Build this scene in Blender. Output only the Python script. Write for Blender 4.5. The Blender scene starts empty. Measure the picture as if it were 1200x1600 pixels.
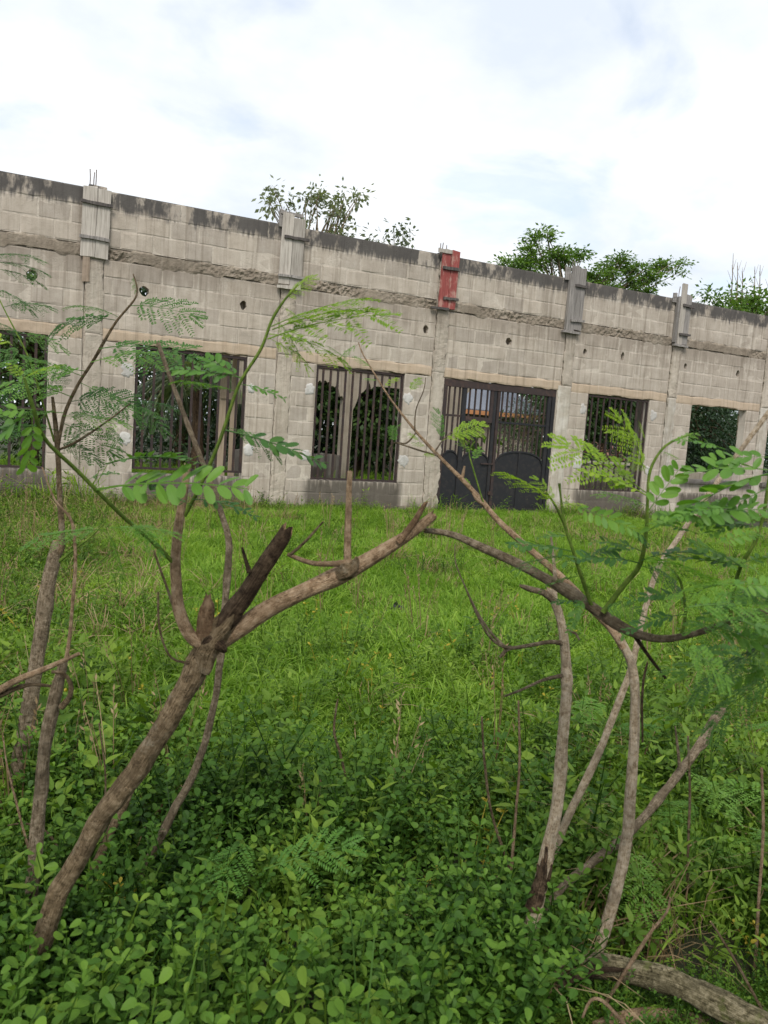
import bpy, math, random
import numpy as np
from mathutils import Vector, Matrix, noise

rnd = random.Random(7)
nrg = np.random.default_rng(11)
R = math.radians
S = bpy.context.scene
C = S.collection

# ------------------------------------------------------------------ camera
EYE = Vector((0, -13.567, 1.6))
PITCH, ROLL, YAW = 0.104301, 0.070103, 0.455667
FPX = 1200.0                                   # focal length in pixels of the 1200 x 1600 photograph
fw = Vector((math.sin(YAW)*math.cos(PITCH), math.cos(YAW)*math.cos(PITCH), -math.sin(PITCH)))
rt0 = Vector((math.cos(YAW), -math.sin(YAW), 0)); up0 = rt0.cross(fw)
rt = rt0*math.cos(ROLL) + up0*math.sin(ROLL)
up = up0*math.cos(ROLL) - rt0*math.sin(ROLL)
cam = bpy.data.cameras.new('camera'); co = bpy.data.objects.new('camera', cam); C.objects.link(co)
co.matrix_world = Matrix(((rt.x, up.x, -fw.x, EYE.x), (rt.y, up.y, -fw.y, EYE.y), (rt.z, up.z, -fw.z, EYE.z), (0, 0, 0, 1)))
cam.sensor_fit = 'HORIZONTAL'; cam.sensor_width = 36; cam.lens = 36.0*FPX/1200
cam.clip_start = 0.05; cam.clip_end = 2000
cam.dof.use_dof = True; cam.dof.focus_distance = 6.0; cam.dof.aperture_fstop = 11
S.camera = co

# ------------------------------------------------------------------ light: bright overcast noon, sun behind the photographer
SUN_DIR = Vector((-0.45, -0.75, 1.0)).normalized()
world = bpy.data.worlds.new('World'); S.world = world; world.use_nodes = True
nt = world.node_tree; nt.nodes.clear()
def N(t, typ, **kw):
    n = t.nodes.new(typ)
    for k, v in kw.items(): setattr(n, k, v)
    return n
out = N(nt, 'ShaderNodeOutputWorld'); bg = N(nt, 'ShaderNodeBackground')
sky = N(nt, 'ShaderNodeTexSky', sky_type='NISHITA'); sky.sun_disc = False
sky.sun_elevation = math.asin(SUN_DIR.z); sky.sun_rotation = math.atan2(SUN_DIR.x, SUN_DIR.y)
geo = N(nt, 'ShaderNodeTexCoord'); sep = N(nt, 'ShaderNodeSeparateXYZ')
add = N(nt, 'ShaderNodeMath', operation='MAXIMUM'); add.inputs[1].default_value = 0.0
add2 = N(nt, 'ShaderNodeMath', operation='ADD'); add2.inputs[1].default_value = 0.22
dx = N(nt, 'ShaderNodeMath', operation='DIVIDE'); dy = N(nt, 'ShaderNodeMath', operation='DIVIDE')
cmb = N(nt, 'ShaderNodeCombineXYZ')
L = nt.links.new
L(geo.outputs['Generated'], sep.inputs[0]); L(sep.outputs[2], add.inputs[0]); L(add.outputs[0], add2.inputs[0])
L(sep.outputs[0], dx.inputs[0]); L(add2.outputs[0], dx.inputs[1]); L(sep.outputs[1], dy.inputs[0]); L(add2.outputs[0], dy.inputs[1])
L(dx.outputs[0], cmb.inputs[0]); L(dy.outputs[0], cmb.inputs[1])
n1 = N(nt, 'ShaderNodeTexNoise'); n1.inputs['Scale'].default_value = 2.3; n1.inputs['Detail'].default_value = 7; n1.inputs['Roughness'].default_value = 0.52; n1.inputs['Distortion'].default_value = 0.35
n2 = N(nt, 'ShaderNodeTexNoise'); n2.inputs['Scale'].default_value = 1.5; n2.inputs['Detail'].default_value = 6; n2.inputs['Roughness'].default_value = 0.55
L(cmb.outputs[0], n1.inputs['Vector']); L(cmb.outputs[0], n2.inputs['Vector'])
cov = N(nt, 'ShaderNodeValToRGB'); cov.color_ramp.elements[0].position = 0.32; cov.color_ramp.elements[1].position = 0.45
cov.color_ramp.elements[0].color = (0.62, 0.62, 0.62, 1)
cc = N(nt, 'ShaderNodeValToRGB'); cc.color_ramp.elements[0].position = 0.36; cc.color_ramp.elements[1].position = 0.6
CK = 5.1
cc.color_ramp.elements[0].color = (CK*0.76, CK*0.83, CK*0.93, 1); cc.color_ramp.elements[1].color = (CK*1.06, CK*1.08, CK*1.1, 1)
L(n1.outputs['Fac'], cov.inputs[0]); L(n2.outputs['Fac'], cc.inputs[0])
mx = N(nt, 'ShaderNodeMixRGB'); L(cov.outputs[0], mx.inputs[0]); L(sky.outputs[0], mx.inputs[1]); L(cc.outputs[0], mx.inputs[2])
L(mx.outputs[0], bg.inputs[0]); bg.inputs[1].default_value = 0.1; L(bg.outputs[0], out.inputs[0])
sun = bpy.data.lights.new('sun', 'SUN'); sun.energy = 1.5; sun.angle = R(22); sun.color = (1.0, 0.95, 0.87)
so = bpy.data.objects.new('sun', sun); C.objects.link(so); so.rotation_euler = (-SUN_DIR).to_track_quat('-Z', 'Y').to_euler()
S.view_settings.view_transform = 'Standard'; S.view_settings.look = 'None'; S.view_settings.gamma = 1
S.view_settings.use_curve_mapping = False; S.view_settings.exposure = 1.1
S.cycles.max_bounces = 6; S.cycles.diffuse_bounces = 3; S.cycles.transparent_max_bounces = 6

# ------------------------------------------------------------------ helpers
def P(px, py, d):
    """a point of the place, from where it shows in the photograph and how far off it stands"""
    return EYE + (fw + rt*((px-600)/FPX) - up*((py-800)/FPX))*d
def gdist(px, py, z=0.2):
    v = fw + rt*((px-600)/FPX) - up*((py-800)/FPX)
    return (z-EYE.z)/v.z
def fbm(x, y=0., z=0., o=4):
    return noise.fractal(Vector((x, y, z)), 1.0, 2.0, o)

class MB:
    def __init__(s): s.v = []; s.f = []; s.t = []; s.a = []; s.m = []
    def add(s, vs, fs, tint=0.5, along=None, mi=0):
        o = len(s.v); s.v.extend(tuple(x) for x in vs)
        s.f.extend(tuple(i+o for i in f) for f in fs); s.m.extend([mi]*len(fs))
        s.t.extend(tint if hasattr(tint, '__len__') else [tint]*len(vs))
        s.a.extend(along if along else [(0, 0, 0)]*len(vs))
    def box(s, x0, x1, y0, y1, z0, z1, mi=0, tint=0.5):
        vs = [(x0,y0,z0),(x1,y0,z0),(x1,y1,z0),(x0,y1,z0),(x0,y0,z1),(x1,y0,z1),(x1,y1,z1),(x0,y1,z1)]
        s.add(vs, [(3,2,1,0),(4,5,6,7),(0,1,5,4),(1,2,6,5),(2,3,7,6),(3,0,4,7)], tint, [(v[0], v[1], v[2]) for v in vs], mi)
    def mesh(s, name, mats, smooth=False):
        me = bpy.data.meshes.new(name); me.from_pydata(s.v, [], s.f)
        for m in (mats if isinstance(mats, (list, tuple)) else [mats]): me.materials.append(m)
        if any(s.m): me.polygons.foreach_set('material_index', s.m)
        at = me.attributes.new('tint', 'FLOAT', 'POINT'); at.data.foreach_set('value', np.array(s.t, dtype=np.float32))
        al = me.attributes.new('along', 'FLOAT_VECTOR', 'POINT'); al.data.foreach_set('vector', np.array(s.a, dtype=np.float32).ravel())
        if smooth: me.polygons.foreach_set('use_smooth', [True]*len(me.polygons))
        me.update(); return me
    def obj(s, name, mats, parent=None, smooth=False):
        return link(name, s.mesh(name, mats, smooth), parent)
def link(name, me, parent=None):
    o = bpy.data.objects.new(name, me); C.objects.link(o)
    if parent: attach(o, parent)
    return o
def attach(o, parent):
    o.parent = parent; w = Vector((0, 0, 0)); q = parent
    while q: w += q.location; q = q.parent
    o.location = o.location - w               # every holder in this scene is unrotated
def tag(o, label=None, cat=None, group=None, kind=None):
    for k, v in (('label', label), ('category', cat), ('group', group), ('kind', kind)):
        if v: o[k] = v
    return o
def thing(name, label, cat, loc, group=None):
    o = bpy.data.objects.new(name, None); C.objects.link(o); o.location = loc; o.empty_display_size = 0.2
    return tag(o, label, cat, group)

# ------------------------------------------------------------------ materials
def ramp(t, fac, stops):
    r = N(t, 'ShaderNodeValToRGB'); e = r.color_ramp.elements
    while len(e) < len(stops): e.new(0.5)
    for el, (p, c) in zip(e, stops): el.position = p; el.color = (*c, 1) if len(c) == 3 else c
    t.links.new(fac, r.inputs[0]); return r.outputs[0]
def tnoise(t, vec, scale, detail=4, rough=0.55, dist=0):
    n = N(t, 'ShaderNodeTexNoise'); n.inputs['Scale'].default_value = scale; n.inputs['Detail'].default_value = detail
    n.inputs['Roughness'].default_value = rough; n.inputs['Distortion'].default_value = dist
    if vec: t.links.new(vec, n.inputs['Vector'])
    return n.outputs['Fac']
def mixc(t, fac, a, b, mode='MIX'):
    m = N(t, 'ShaderNodeMixRGB', blend_type=mode)
    for i, x in ((0, fac), (1, a), (2, b)):
        if hasattr(x, 'is_linked'): t.links.new(x, m.inputs[i])
        else: m.inputs[i].default_value = x if i == 0 else (*x, 1)
    return m.outputs[0]
def mth(t, op, a, b=0.5, clamp=False):
    m = N(t, 'ShaderNodeMath', operation=op); m.use_clamp = clamp
    for i, x in ((0, a), (1, b)):
        if hasattr(x, 'is_linked'): t.links.new(x, m.inputs[i])
        else: m.inputs[i].default_value = x
    return m.outputs[0]
def smooth(t, x, lo, hi):
    m = N(t, 'ShaderNodeMapRange', interpolation_type='SMOOTHSTEP')
    t.links.new(x, m.inputs['Value']); m.inputs['From Min'].default_value = lo; m.inputs['From Max'].default_value = hi
    return m.outputs['Result']
def scaled(t, vec, s):
    m = N(t, 'ShaderNodeMapping'); m.inputs['Scale'].default_value = s; t.links.new(vec, m.inputs['Vector']); return m.outputs[0]
def newmat(name):
    m = bpy.data.materials.new(name); m.use_nodes = True; t = m.node_tree; b = t.nodes['Principled BSDF']
    return m, t, b
def bump(t, b, h, strength, dist=0.01):
    n = N(t, 'ShaderNodeBump'); n.inputs['Strength'].default_value = strength; n.inputs['Distance'].default_value = dist
    t.links.new(h, n.inputs['Height']); t.links.new(n.outputs[0], b.inputs['Normal'])
def pos(t): return N(t, 'ShaderNodeNewGeometry').outputs['Position']
def attr(t, name, typ='GEOMETRY'):
    a = N(t, 'ShaderNodeAttribute', attribute_name=name, attribute_type=typ); return a
def orand(t): return N(t, 'ShaderNodeObjectInfo').outputs['Random']

def leaf_mat(name, dark, mid, light, rough=0.5, trans=0.35, spec=0.35, tcol=(1.25, 1.3, 0.5)):
    m, t, b = newmat(name)
    f = mth(t, 'MULTIPLY_ADD', orand(t), 0.45); t.nodes[-1].inputs[2].default_value = 0.0
    f = mth(t, 'ADD', mth(t, 'MULTIPLY', attr(t, 'tint').outputs['Fac'], 0.6), f)
    n = tnoise(t, pos(t), 1.1, 3)
    f = mth(t, 'ADD', f, mth(t, 'MULTIPLY', mth(t, 'SUBTRACT', n, 0.5), 0.7))
    c = ramp(t, f, [(0.08, dark), (0.48, mid), (0.95, light)])
    t.links.new(c, b.inputs['Base Color']); b.inputs['Roughness'].default_value = rough; b.inputs['Specular IOR Level'].default_value = spec
    tr = N(t, 'ShaderNodeBsdfTranslucent'); t.links.new(mixc(t, 1.0, c, tcol, 'MULTIPLY'), tr.inputs[0])
    ms = N(t, 'ShaderNodeMixShader'); ms.inputs[0].default_value = trans
    o = t.nodes['Material Output']; t.links.new(b.outputs[0], ms.inputs[1]); t.links.new(tr.outputs[0], ms.inputs[2]); t.links.new(ms.outputs[0], o.inputs[0])
    return m
def bark_mat(name, c1, c2, c3, fib=(60, 60, 5), bstr=0.7, spots=None):
    m, t, b = newmat(name)
    a = attr(t, 'along').outputs['Vector']; p = pos(t)
    n1 = tnoise(t, scaled(t, a, fib), 1.0, 6, 0.65, 0.4)
    n2 = tnoise(t, p, 11, 5, 0.65); n3 = tnoise(t, p, 55, 5, 0.7)
    f = mth(t, 'ADD', mth(t, 'MULTIPLY', n1, 0.42), mth(t, 'MULTIPLY', n3, 0.58))
    c = ramp(t, f, [(0.41, c1), (0.5, c2), (0.59, c3)])
    c = mixc(t, mth(t, 'MULTIPLY', smooth(t, n2, 0.46, 0.66), 0.7), c, tuple(x*0.5 for x in c2))
    vo = N(t, 'ShaderNodeTexVoronoi'); vo.inputs['Scale'].default_value = 1.0; t.links.new(scaled(t, a, (26, 26, 95)), vo.inputs['Vector'])
    fleck = mth(t, 'SUBTRACT', 1.0, smooth(t, vo.outputs['Distance'], 0.1, 0.34))
    fleck = mth(t, 'MULTIPLY', fleck, smooth(t, tnoise(t, p, 24, 3), 0.47, 0.6))
    c = mixc(t, mth(t, 'MULTIPLY', fleck, 0.7), c, tuple(x*0.6 for x in c1))
    if spots: c = mixc(t, mth(t, 'MULTIPLY', smooth(t, tnoise(t, p, 17, 5, 0.7), 0.55, 0.66), 0.6), c, spots)
    t.links.new(c, b.inputs['Base Color']); b.inputs['Roughness'].default_value = 0.9; b.inputs['Specular IOR Level'].default_value = 0.12
    h = mth(t, 'SUBTRACT', mth(t, 'ADD', mth(t, 'ADD', n1, n3), n2), mth(t, 'MULTIPLY', fleck, 0.7))
    bump(t, b, h, min(1, bstr*1.5), 0.012)
    return m
def stains(t, c, strength=1.0):
    """rain streaks, mould on the wall's head and below the window sills: dirt with a shape of its own"""
    p = pos(t); s = N(t, 'ShaderNodeSeparateXYZ'); t.links.new(p, s.inputs[0]); z = s.outputs[2]; x = s.outputs[0]
    st = tnoise(t, scaled(t, p, (9, 1, 0.35)), 1.0, 5, 0.6)
    c = mixc(t, mth(t, 'MULTIPLY', smooth(t, st, 0.5, 0.7), 0.5*strength), c, (0.15, 0.12, 0.09))
    drip = tnoise(t, scaled(t, p, (26, 1, 0.5)), 1.0, 3, 0.6)
    c = mixc(t, mth(t, 'MULTIPLY', smooth(t, drip, 0.6, 0.7), 0.4*strength), c, (0.11, 0.09, 0.07))
    pale = tnoise(t, scaled(t, p, (14, 1, 0.6)), 1.3, 4, 0.6)
    c = mixc(t, mth(t, 'MULTIPLY', smooth(t, pale, 0.52, 0.8), 0.3), c, (0.55, 0.5, 0.43))
    brk = tnoise(t, scaled(t, p, (2.6, 1, 1.2)), 1.0, 6, 0.65)
    brk2 = tnoise(t, scaled(t, p, (16, 1, 1.5)), 1.0, 4, 0.6)
    # grime that washes down from the ring beam
    zb = mth(t, 'ADD', z, mth(t, 'MULTIPLY', mth(t, 'SUBTRACT', brk2, 0.5), 1.3))
    wash = mth(t, 'MULTIPLY', smooth(t, zb, 3.55, 4.05), mth(t, 'SUBTRACT', 1.0, smooth(t, z, 4.2, 4.26)))
    c = mixc(t, mth(t, 'MULTIPLY', wash, 0.38*strength), c, (0.14, 0.11, 0.085))
    head = mth(t, 'MULTIPLY', smooth(t, mth(t, 'ADD', z, mth(t, 'MULTIPLY', mth(t, 'SUBTRACT', brk2, 0.5), 0.45)), 4.76, 4.92), smooth(t, mth(t, 'ADD', brk, mth(t, 'MULTIPLY', mth(t, 'SUBTRACT', orand(t), 0.5), 0.16)), 0.38, 0.5))
    c = mixc(t, mth(t, 'MULTIPLY', head, 0.85), c, (0.04, 0.04, 0.043))
    fr = mth(t, 'FRACT', mth(t, 'DIVIDE', mth(t, 'ADD', x, 2.2), 3.2))
    bay = mth(t, 'MULTIPLY', smooth(t, fr, 0.2, 0.27), mth(t, 'SUBTRACT', 1.0, smooth(t, fr, 0.84, 0.9)))
    zz = mth(t, 'ADD', z, mth(t, 'MULTIPLY', mth(t, 'SUBTRACT', brk2, 0.5), 0.9))
    foot = mth(t, 'MULTIPLY', mth(t, 'SUBTRACT', 1.0, smooth(t, zz, 0.5, 0.8)), mth(t, 'SUBTRACT', 1.0, smooth(t, z, 0.6, 0.66)))
    foot = mth(t, 'MULTIPLY', mth(t, 'MULTIPLY', foot, bay), smooth(t, brk, 0.2, 0.42))
    splash = mth(t, 'MULTIPLY', mth(t, 'SUBTRACT', 1.0, smooth(t, zz, 0.02, 0.3)), 0.65)
    foot = mth(t, 'MAXIMUM', foot, splash)
    c = mixc(t, mth(t, 'MULTIPLY', foot, 0.82), c, (0.05, 0.043, 0.035))
    return c, p
def concrete(name, c1, c2, c3, vary=0.25, bstr=0.5, grain=70, strength=1.0):
    m, t, b = newmat(name)
    p = pos(t)
    n = mth(t, 'ADD', mth(t, 'MULTIPLY', tnoise(t, p, 2.3, 7, 0.68), 0.6), mth(t, 'MULTIPLY', tnoise(t, scaled(t, p, (7, 7, 1.1)), 1.0, 5, 0.65), 0.4))
    c = ramp(t, n, [(0.36, c1), (0.5, c2), (0.62, c3)])
    fine = tnoise(t, p, grain, 4, 0.7)
    c = mixc(t, mth(t, 'MULTIPLY', smooth(t, fine, 0.45, 0.75), 0.25), c, tuple(x*0.5 for x in c1))
    v = ramp(t, orand(t), [(0, (1-vary, 1-vary, 1-vary*0.9)), (1, (1+vary*0.6, 1+vary*0.55, 1+vary*0.5))])
    c = mixc(t, 1.0, c, v, 'MULTIPLY')
    c, _ = stains(t, c, strength)
    t.links.new(c, b.inputs['Base Color']); b.inputs['Roughness'].default_value = 0.92; b.inputs['Specular IOR Level'].default_value = 0.15
    h = mth(t, 'ADD', fine, tnoise(t, p, 14, 5, 0.6))
    bump(t, b, h, bstr, 0.012)
    return m
M = {}
M['block'] = concrete('concrete_block', (0.32, 0.277, 0.228), (0.40, 0.35, 0.293), (0.46, 0.41, 0.35), 0.13)
M['mortar'] = concrete('mortar', (0.385, 0.337, 0.282), (0.475, 0.42, 0.356), (0.55, 0.495, 0.425), 0.0, 0.9, 50)
M['beam'] = concrete('crumbled_concrete', (0.19, 0.16, 0.125), (0.30, 0.255, 0.2), (0.40, 0.35, 0.285), 0.05, 1.0, 38)
M['lintel'] = concrete('lintel_concrete', (0.38, 0.295, 0.215), (0.44, 0.35, 0.26), (0.47, 0.38, 0.29), 0.05, 0.4)
M['pillar'] = concrete('pillar_concrete', (0.32, 0.277, 0.225), (0.405, 0.355, 0.294), (0.465, 0.415, 0.348), 0.06, 0.9, 45)
M['plaster'] = concrete('pale_plaster', (0.35, 0.305, 0.245), (0.44, 0.40, 0.34), (0.56, 0.53, 0.475), 0.05, 0.6, 45, 1.0)
M['patch'] = concrete('white_cement', (0.38, 0.36, 0.33), (0.46, 0.445, 0.42), (0.55, 0.54, 0.52), 0.05, 0.9, 40, 0.2)
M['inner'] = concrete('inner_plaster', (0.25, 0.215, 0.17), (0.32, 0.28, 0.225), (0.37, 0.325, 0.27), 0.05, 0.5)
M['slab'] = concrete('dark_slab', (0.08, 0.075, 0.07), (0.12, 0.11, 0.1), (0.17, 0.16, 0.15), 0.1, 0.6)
def wood_mat(name, c1, c2, c3, worn=None):
    m, t, b = newmat(name); p = pos(t)
    g = tnoise(t, scaled(t, p, (55, 55, 2.2)), 1.0, 6, 0.65, 0.3)
    c = ramp(t, g, [(0.3, c1), (0.5, c2), (0.7, c3)])
    c = mixc(t, mth(t, 'MULTIPLY', smooth(t, tnoise(t, scaled(t, p, (14, 14, 1.6)), 1.0, 4), 0.5, 0.7), 0.5), c, c1)
    c = mixc(t, 1.0, c, ramp(t, orand(t), [(0, (0.8, 0.8, 0.8)), (1, (1.1, 1.1, 1.1))]), 'MULTIPLY')
    if worn: c = mixc(t, smooth(t, tnoise(t, scaled(t, p, (9, 9, 4)), 1.2, 6, 0.7), 0.47, 0.66), c, worn)
    t.links.new(c, b.inputs['Base Color']); b.inputs['Roughness'].default_value = 0.85
    bump(t, b, g, 0.6, 0.005); return m
M['plank'] = wood_mat('weathered_plank', (0.24, 0.21, 0.18), (0.40, 0.365, 0.32), (0.50, 0.46, 0.41))
M['plank_grey'] = wood_mat('grey_plank', (0.12, 0.11, 0.1), (0.25, 0.23, 0.215), (0.36, 0.335, 0.31))
M['plank_brown'] = wood_mat('brown_plank', (0.16, 0.12, 0.085), (0.26, 0.2, 0.15), (0.33, 0.27, 0.21))
M['red'] = wood_mat('red_paint', (0.16, 0.035, 0.032), (0.27, 0.058, 0.05), (0.33, 0.085, 0.075), (0.36, 0.2, 0.165))
M['batten'] = wood_mat('dark_batten', (0.035, 0.03, 0.03), (0.075, 0.065, 0.06), (0.13, 0.115, 0.1))
M['post'] = wood_mat('raw_timber', (0.34, 0.26, 0.18), (0.45, 0.36, 0.26), (0.52, 0.43, 0.33))
def metal_mat(name, c, c2, rough, metallic=0.3):
    m, t, b = newmat(name); p = pos(t)
    n = tnoise(t, p, 12, 5, 0.65); f = smooth(t, n, 0.48, 0.66)
    f = mth(t, 'ADD', mth(t, 'MULTIPLY', f, 0.75), mth(t, 'MULTIPLY', orand(t), 0.25))
    t.links.new(mixc(t, f, c, c2), b.inputs['Base Color']); b.inputs['Roughness'].default_value = rough; b.inputs['Metallic'].default_value = metallic
    bump(t, b, tnoise(t, p, 60, 3), 0.25, 0.003); return m
M['iron'] = metal_mat('rusty_iron', (0.03, 0.021, 0.021), (0.07, 0.04, 0.03), 0.75)
M['gate'] = metal_mat('dark_gate_steel', (0.013, 0.014, 0.018), (0.03, 0.026, 0.026), 0.6)
M['rust'] = metal_mat('rusty_steel', (0.035, 0.026, 0.026), (0.07, 0.042, 0.035), 0.75)
M['rebar'] = metal_mat('reinforcing_steel', (0.16, 0.13, 0.12), (0.22, 0.19, 0.18), 0.7)
# foliage
M['leaf_round'] = leaf_mat('shrub_leaf', (0.013, 0.043, 0.005), (0.048, 0.118, 0.012), (0.13, 0.235, 0.026), 0.55, 0.32, 0.22)
M['leaf_weed'] = leaf_mat('weed_leaf', (0.026, 0.07, 0.009), (0.08, 0.155, 0.016), (0.18, 0.275, 0.033), 0.55, 0.35, 0.22)
M['grass'] = leaf_mat('grass_blade', (0.065, 0.14, 0.015), (0.155, 0.285, 0.03), (0.30, 0.43, 0.07), 0.6, 0.47, 0.2)
M['leaf_yellow'] = leaf_mat('yellowing_leaf', (0.2, 0.17, 0.02), (0.34, 0.28, 0.03), (0.45, 0.36, 0.06), 0.55, 0.3, 0.2)
M['straw'] = leaf_mat('dry_grass', (0.14, 0.09, 0.045), (0.24, 0.17, 0.09), (0.36, 0.28, 0.16), 0.7, 0.2, 0.2, (1, 0.9, 0.7))
M['frond'] = leaf_mat('frond_leaf', (0.022, 0.072, 0.02), (0.05, 0.128, 0.028), (0.10, 0.195, 0.04), 0.55, 0.38, 0.2)
M['frond_bright'] = leaf_mat('young_frond_leaf', (0.10, 0.19, 0.02), (0.2, 0.33, 0.025), (0.33, 0.44, 0.04), 0.5, 0.5, 0.3)
M['frond_mid'] = leaf_mat('mid_frond_leaf', (0.05, 0.14, 0.02), (0.095, 0.22, 0.03), (0.16, 0.30, 0.04), 0.5, 0.45)
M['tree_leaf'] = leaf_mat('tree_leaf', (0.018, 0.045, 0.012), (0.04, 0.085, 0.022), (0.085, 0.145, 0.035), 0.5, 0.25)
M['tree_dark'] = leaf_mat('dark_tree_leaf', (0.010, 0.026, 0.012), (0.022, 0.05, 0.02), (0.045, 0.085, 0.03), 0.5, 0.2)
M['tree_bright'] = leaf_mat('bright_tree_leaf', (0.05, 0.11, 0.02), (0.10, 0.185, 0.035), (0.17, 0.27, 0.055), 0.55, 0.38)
M['tree_grey'] = leaf_mat('sparse_tree_leaf', (0.075, 0.10, 0.06), (0.135, 0.165, 0.10), (0.21, 0.24, 0.15), 0.55, 0.35)
M['palm'] = leaf_mat('palm_leaf', (0.04, 0.07, 0.04), (0.10, 0.14, 0.08), (0.22, 0.26, 0.12), 0.45, 0.25)
M['red_leaf'] = leaf_mat('red_leaf', (0.12, 0.05, 0.04), (0.22, 0.1, 0.08), (0.34, 0.2, 0.16), 0.5, 0.3, 0.3, (1.2, .9, .9))
M['green_stem'] = bark_mat('green_stem', (0.05, 0.09, 0.015), (0.10, 0.16, 0.025), (0.15, 0.20, 0.04), bstr=0.2)
M['bark_brown'] = bark_mat('brown_bark', (0.085, 0.06, 0.033), (0.205, 0.148, 0.086), (0.32, 0.245, 0.155), (42, 42, 20), 0.7, (0.31, 0.265, 0.19))
M['bark_tan'] = bark_mat('tan_bark', (0.18, 0.115, 0.066), (0.385, 0.265, 0.162), (0.5, 0.37, 0.25), (42, 42, 20), 0.6)
M['bark_pale'] = bark_mat('pale_bark', (0.26, 0.19, 0.115), (0.52, 0.415, 0.29), (0.64, 0.54, 0.41), (40, 40, 24), 0.8)
M['bark_dark'] = bark_mat('charred_wood', (0.026, 0.017, 0.011), (0.085, 0.056, 0.035), (0.17, 0.118, 0.075), (42, 42, 6), 1.0)
M['bark_grey'] = bark_mat('grey_bark', (0.10, 0.074, 0.045), (0.235, 0.182, 0.12), (0.36, 0.295, 0.21), (42, 42, 18), 0.8)
M['bark_log'] = bark_mat('mossy_log_bark', (0.04, 0.033, 0.016), (0.165, 0.142, 0.082), (0.33, 0.285, 0.185), (42, 42, 9), 1.0, (0.11, 0.13, 0.035))
M['cut'] = bark_mat('broken_wood', (0.15, 0.09, 0.05), (0.30, 0.19, 0.11), (0.42, 0.29, 0.18), (45, 45, 45), 0.8)
M['plant_stem'] = bark_mat('plant_stem', (0.05, 0.05, 0.018), (0.10, 0.085, 0.035), (0.15, 0.12, 0.05), bstr=0.2)
def ground_mat():
    m, t, b = newmat('soil_and_moss'); p = pos(t)
    n = tnoise(t, p, 3, 6); n2 = tnoise(t, p, 40, 4, 0.7)
    c = ramp(t, n, [(0.35, (0.02, 0.028, 0.009)), (0.55, (0.035, 0.042, 0.014)), (0.7, (0.055, 0.042, 0.024))])
    c = mixc(t, mth(t, 'MULTIPLY', n2, 0.5), c, (0.02, 0.018, 0.01))
    t.links.new(c, b.inputs['Base Color']); b.inputs['Roughness'].default_value = 0.95; bump(t, b, n2, 0.8, 0.03); return m
M['ground'] = ground_mat()
def roof_mat():
    m, t, b = newmat('blue_grey_sheet'); p = pos(t)
    t.links.new(mixc(t, tnoise(t, p, 1.5, 4), (0.13, 0.145, 0.18), (0.19, 0.205, 0.24)), b.inputs['Base Color'])
    b.inputs['Roughness'].default_value = 0.5; b.inputs['Metallic'].default_value = 0.2; return m
M['roof'] = roof_mat()
m_, t_, b_ = newmat('orange_fascia'); b_.inputs['Base Color'].default_value = (0.44, 0.2, 0.085, 1); M['fascia'] = m_
m_, t_, b_ = newmat('dark_glass'); b_.inputs['Base Color'].default_value = (0.02, 0.022, 0.025, 1); b_.inputs['Roughness'].default_value = 0.15; M['glass'] = m_
m_, t_, b_ = newmat('black_plastic'); b_.inputs['Base Color'].default_value = (0.012, 0.012, 0.014, 1); b_.inputs['Roughness'].default_value = 0.3; M['plastic'] = m_

# ------------------------------------------------------------------ ground
def ground_z(x, y):
    if y > -1.2: k = max(0.0, min(1.0, (-y)/1.2))
    else: k = 1.0
    return k*(0.05*fbm(x*0.35, y*0.35, 3.1, 3) + 0.02*fbm(x*1.7, y*1.7, 9.2, 2)) - 0.005
xs = sorted(set([-400, -150, -60, -25] + [round(-8+0.35*i, 3) for i in range(110)] + [40, 80, 160, 400]))
ys = sorted(set([-400, -120, -40] + [round(-18+0.35*i, 3) for i in range(90)] + [22, 40, 80, 160, 400]))
g = MB(); nx = len(xs)
g.v = [(x, y, ground_z(x, y) if (abs(x) < 30 and -18 < y < 0) else -0.005) for y in ys for x in xs]
g.f = [(j*nx+i, j*nx+i+1, (j+1)*nx+i+1, (j+1)*nx+i) for j in range(len(ys)-1) for i in range(nx-1)]
g.t = [0.5]*len(g.v); g.a = [(0, 0, 0)]*len(g.v); g.m = [0]*len(g.f)
tag(g.obj('ground', M['ground'], smooth=True), kind='structure')

# ------------------------------------------------------------------ the unfinished building
BLD = thing('block_building', 'long roofless unfinished building of bare concrete blocks with barred windows', 'building', (0, 0, 0))
XL, XR, TOP = -3.2, 20.2, 5.12
PX = [-2.2, 1.0, 4.27, 7.48, 10.69, 13.81, 17.0]; PW = 0.3
OPEN = [(-1.42, 0.5, 0.6, 2.75), (1.84, 3.75, 0.66, 2.75), (5.06, 6.9, 0.6, 2.75), (7.79, 10.62, 0.09, 2.75), (11.48, 13.31, 0.58, 2.75), (14.65, 16.54, 0.97, 2.75), (17.4, 19.2, 0.97, 2.75)]
HOLES = [(0.24, 3.64, .085, .09), (1.94, 3.64, .08, .085), (3.62, 3.63, .06, .08), (7.28, 3.64, .06, .085), (9.25, 3.63, .075, .075), (11.27, 3.63, .05, .085), (12.35, 3.65, .05, .1), (14.30, 3.62, .045, .08), (16.08, 3.62, .06, .1), (-1.4, 3.64, .07, .08)]
def in_view(x0, x1): return x1 > -0.35 and x0 < 17.75
rows = [(0.13, 0.36), (0.36, 0.6)] + [(0.6+0.26875*i, 0.6+0.26875*(i+1)) for i in range(8)] + [(2.95+0.275*i, 2.95+0.275*(i+1)) for i in range(4)] + [(4.25+0.29*i, 4.25+0.29*(i+1)) for i in range(3)]
mort = MB(); blocks = []; holed = []
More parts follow.
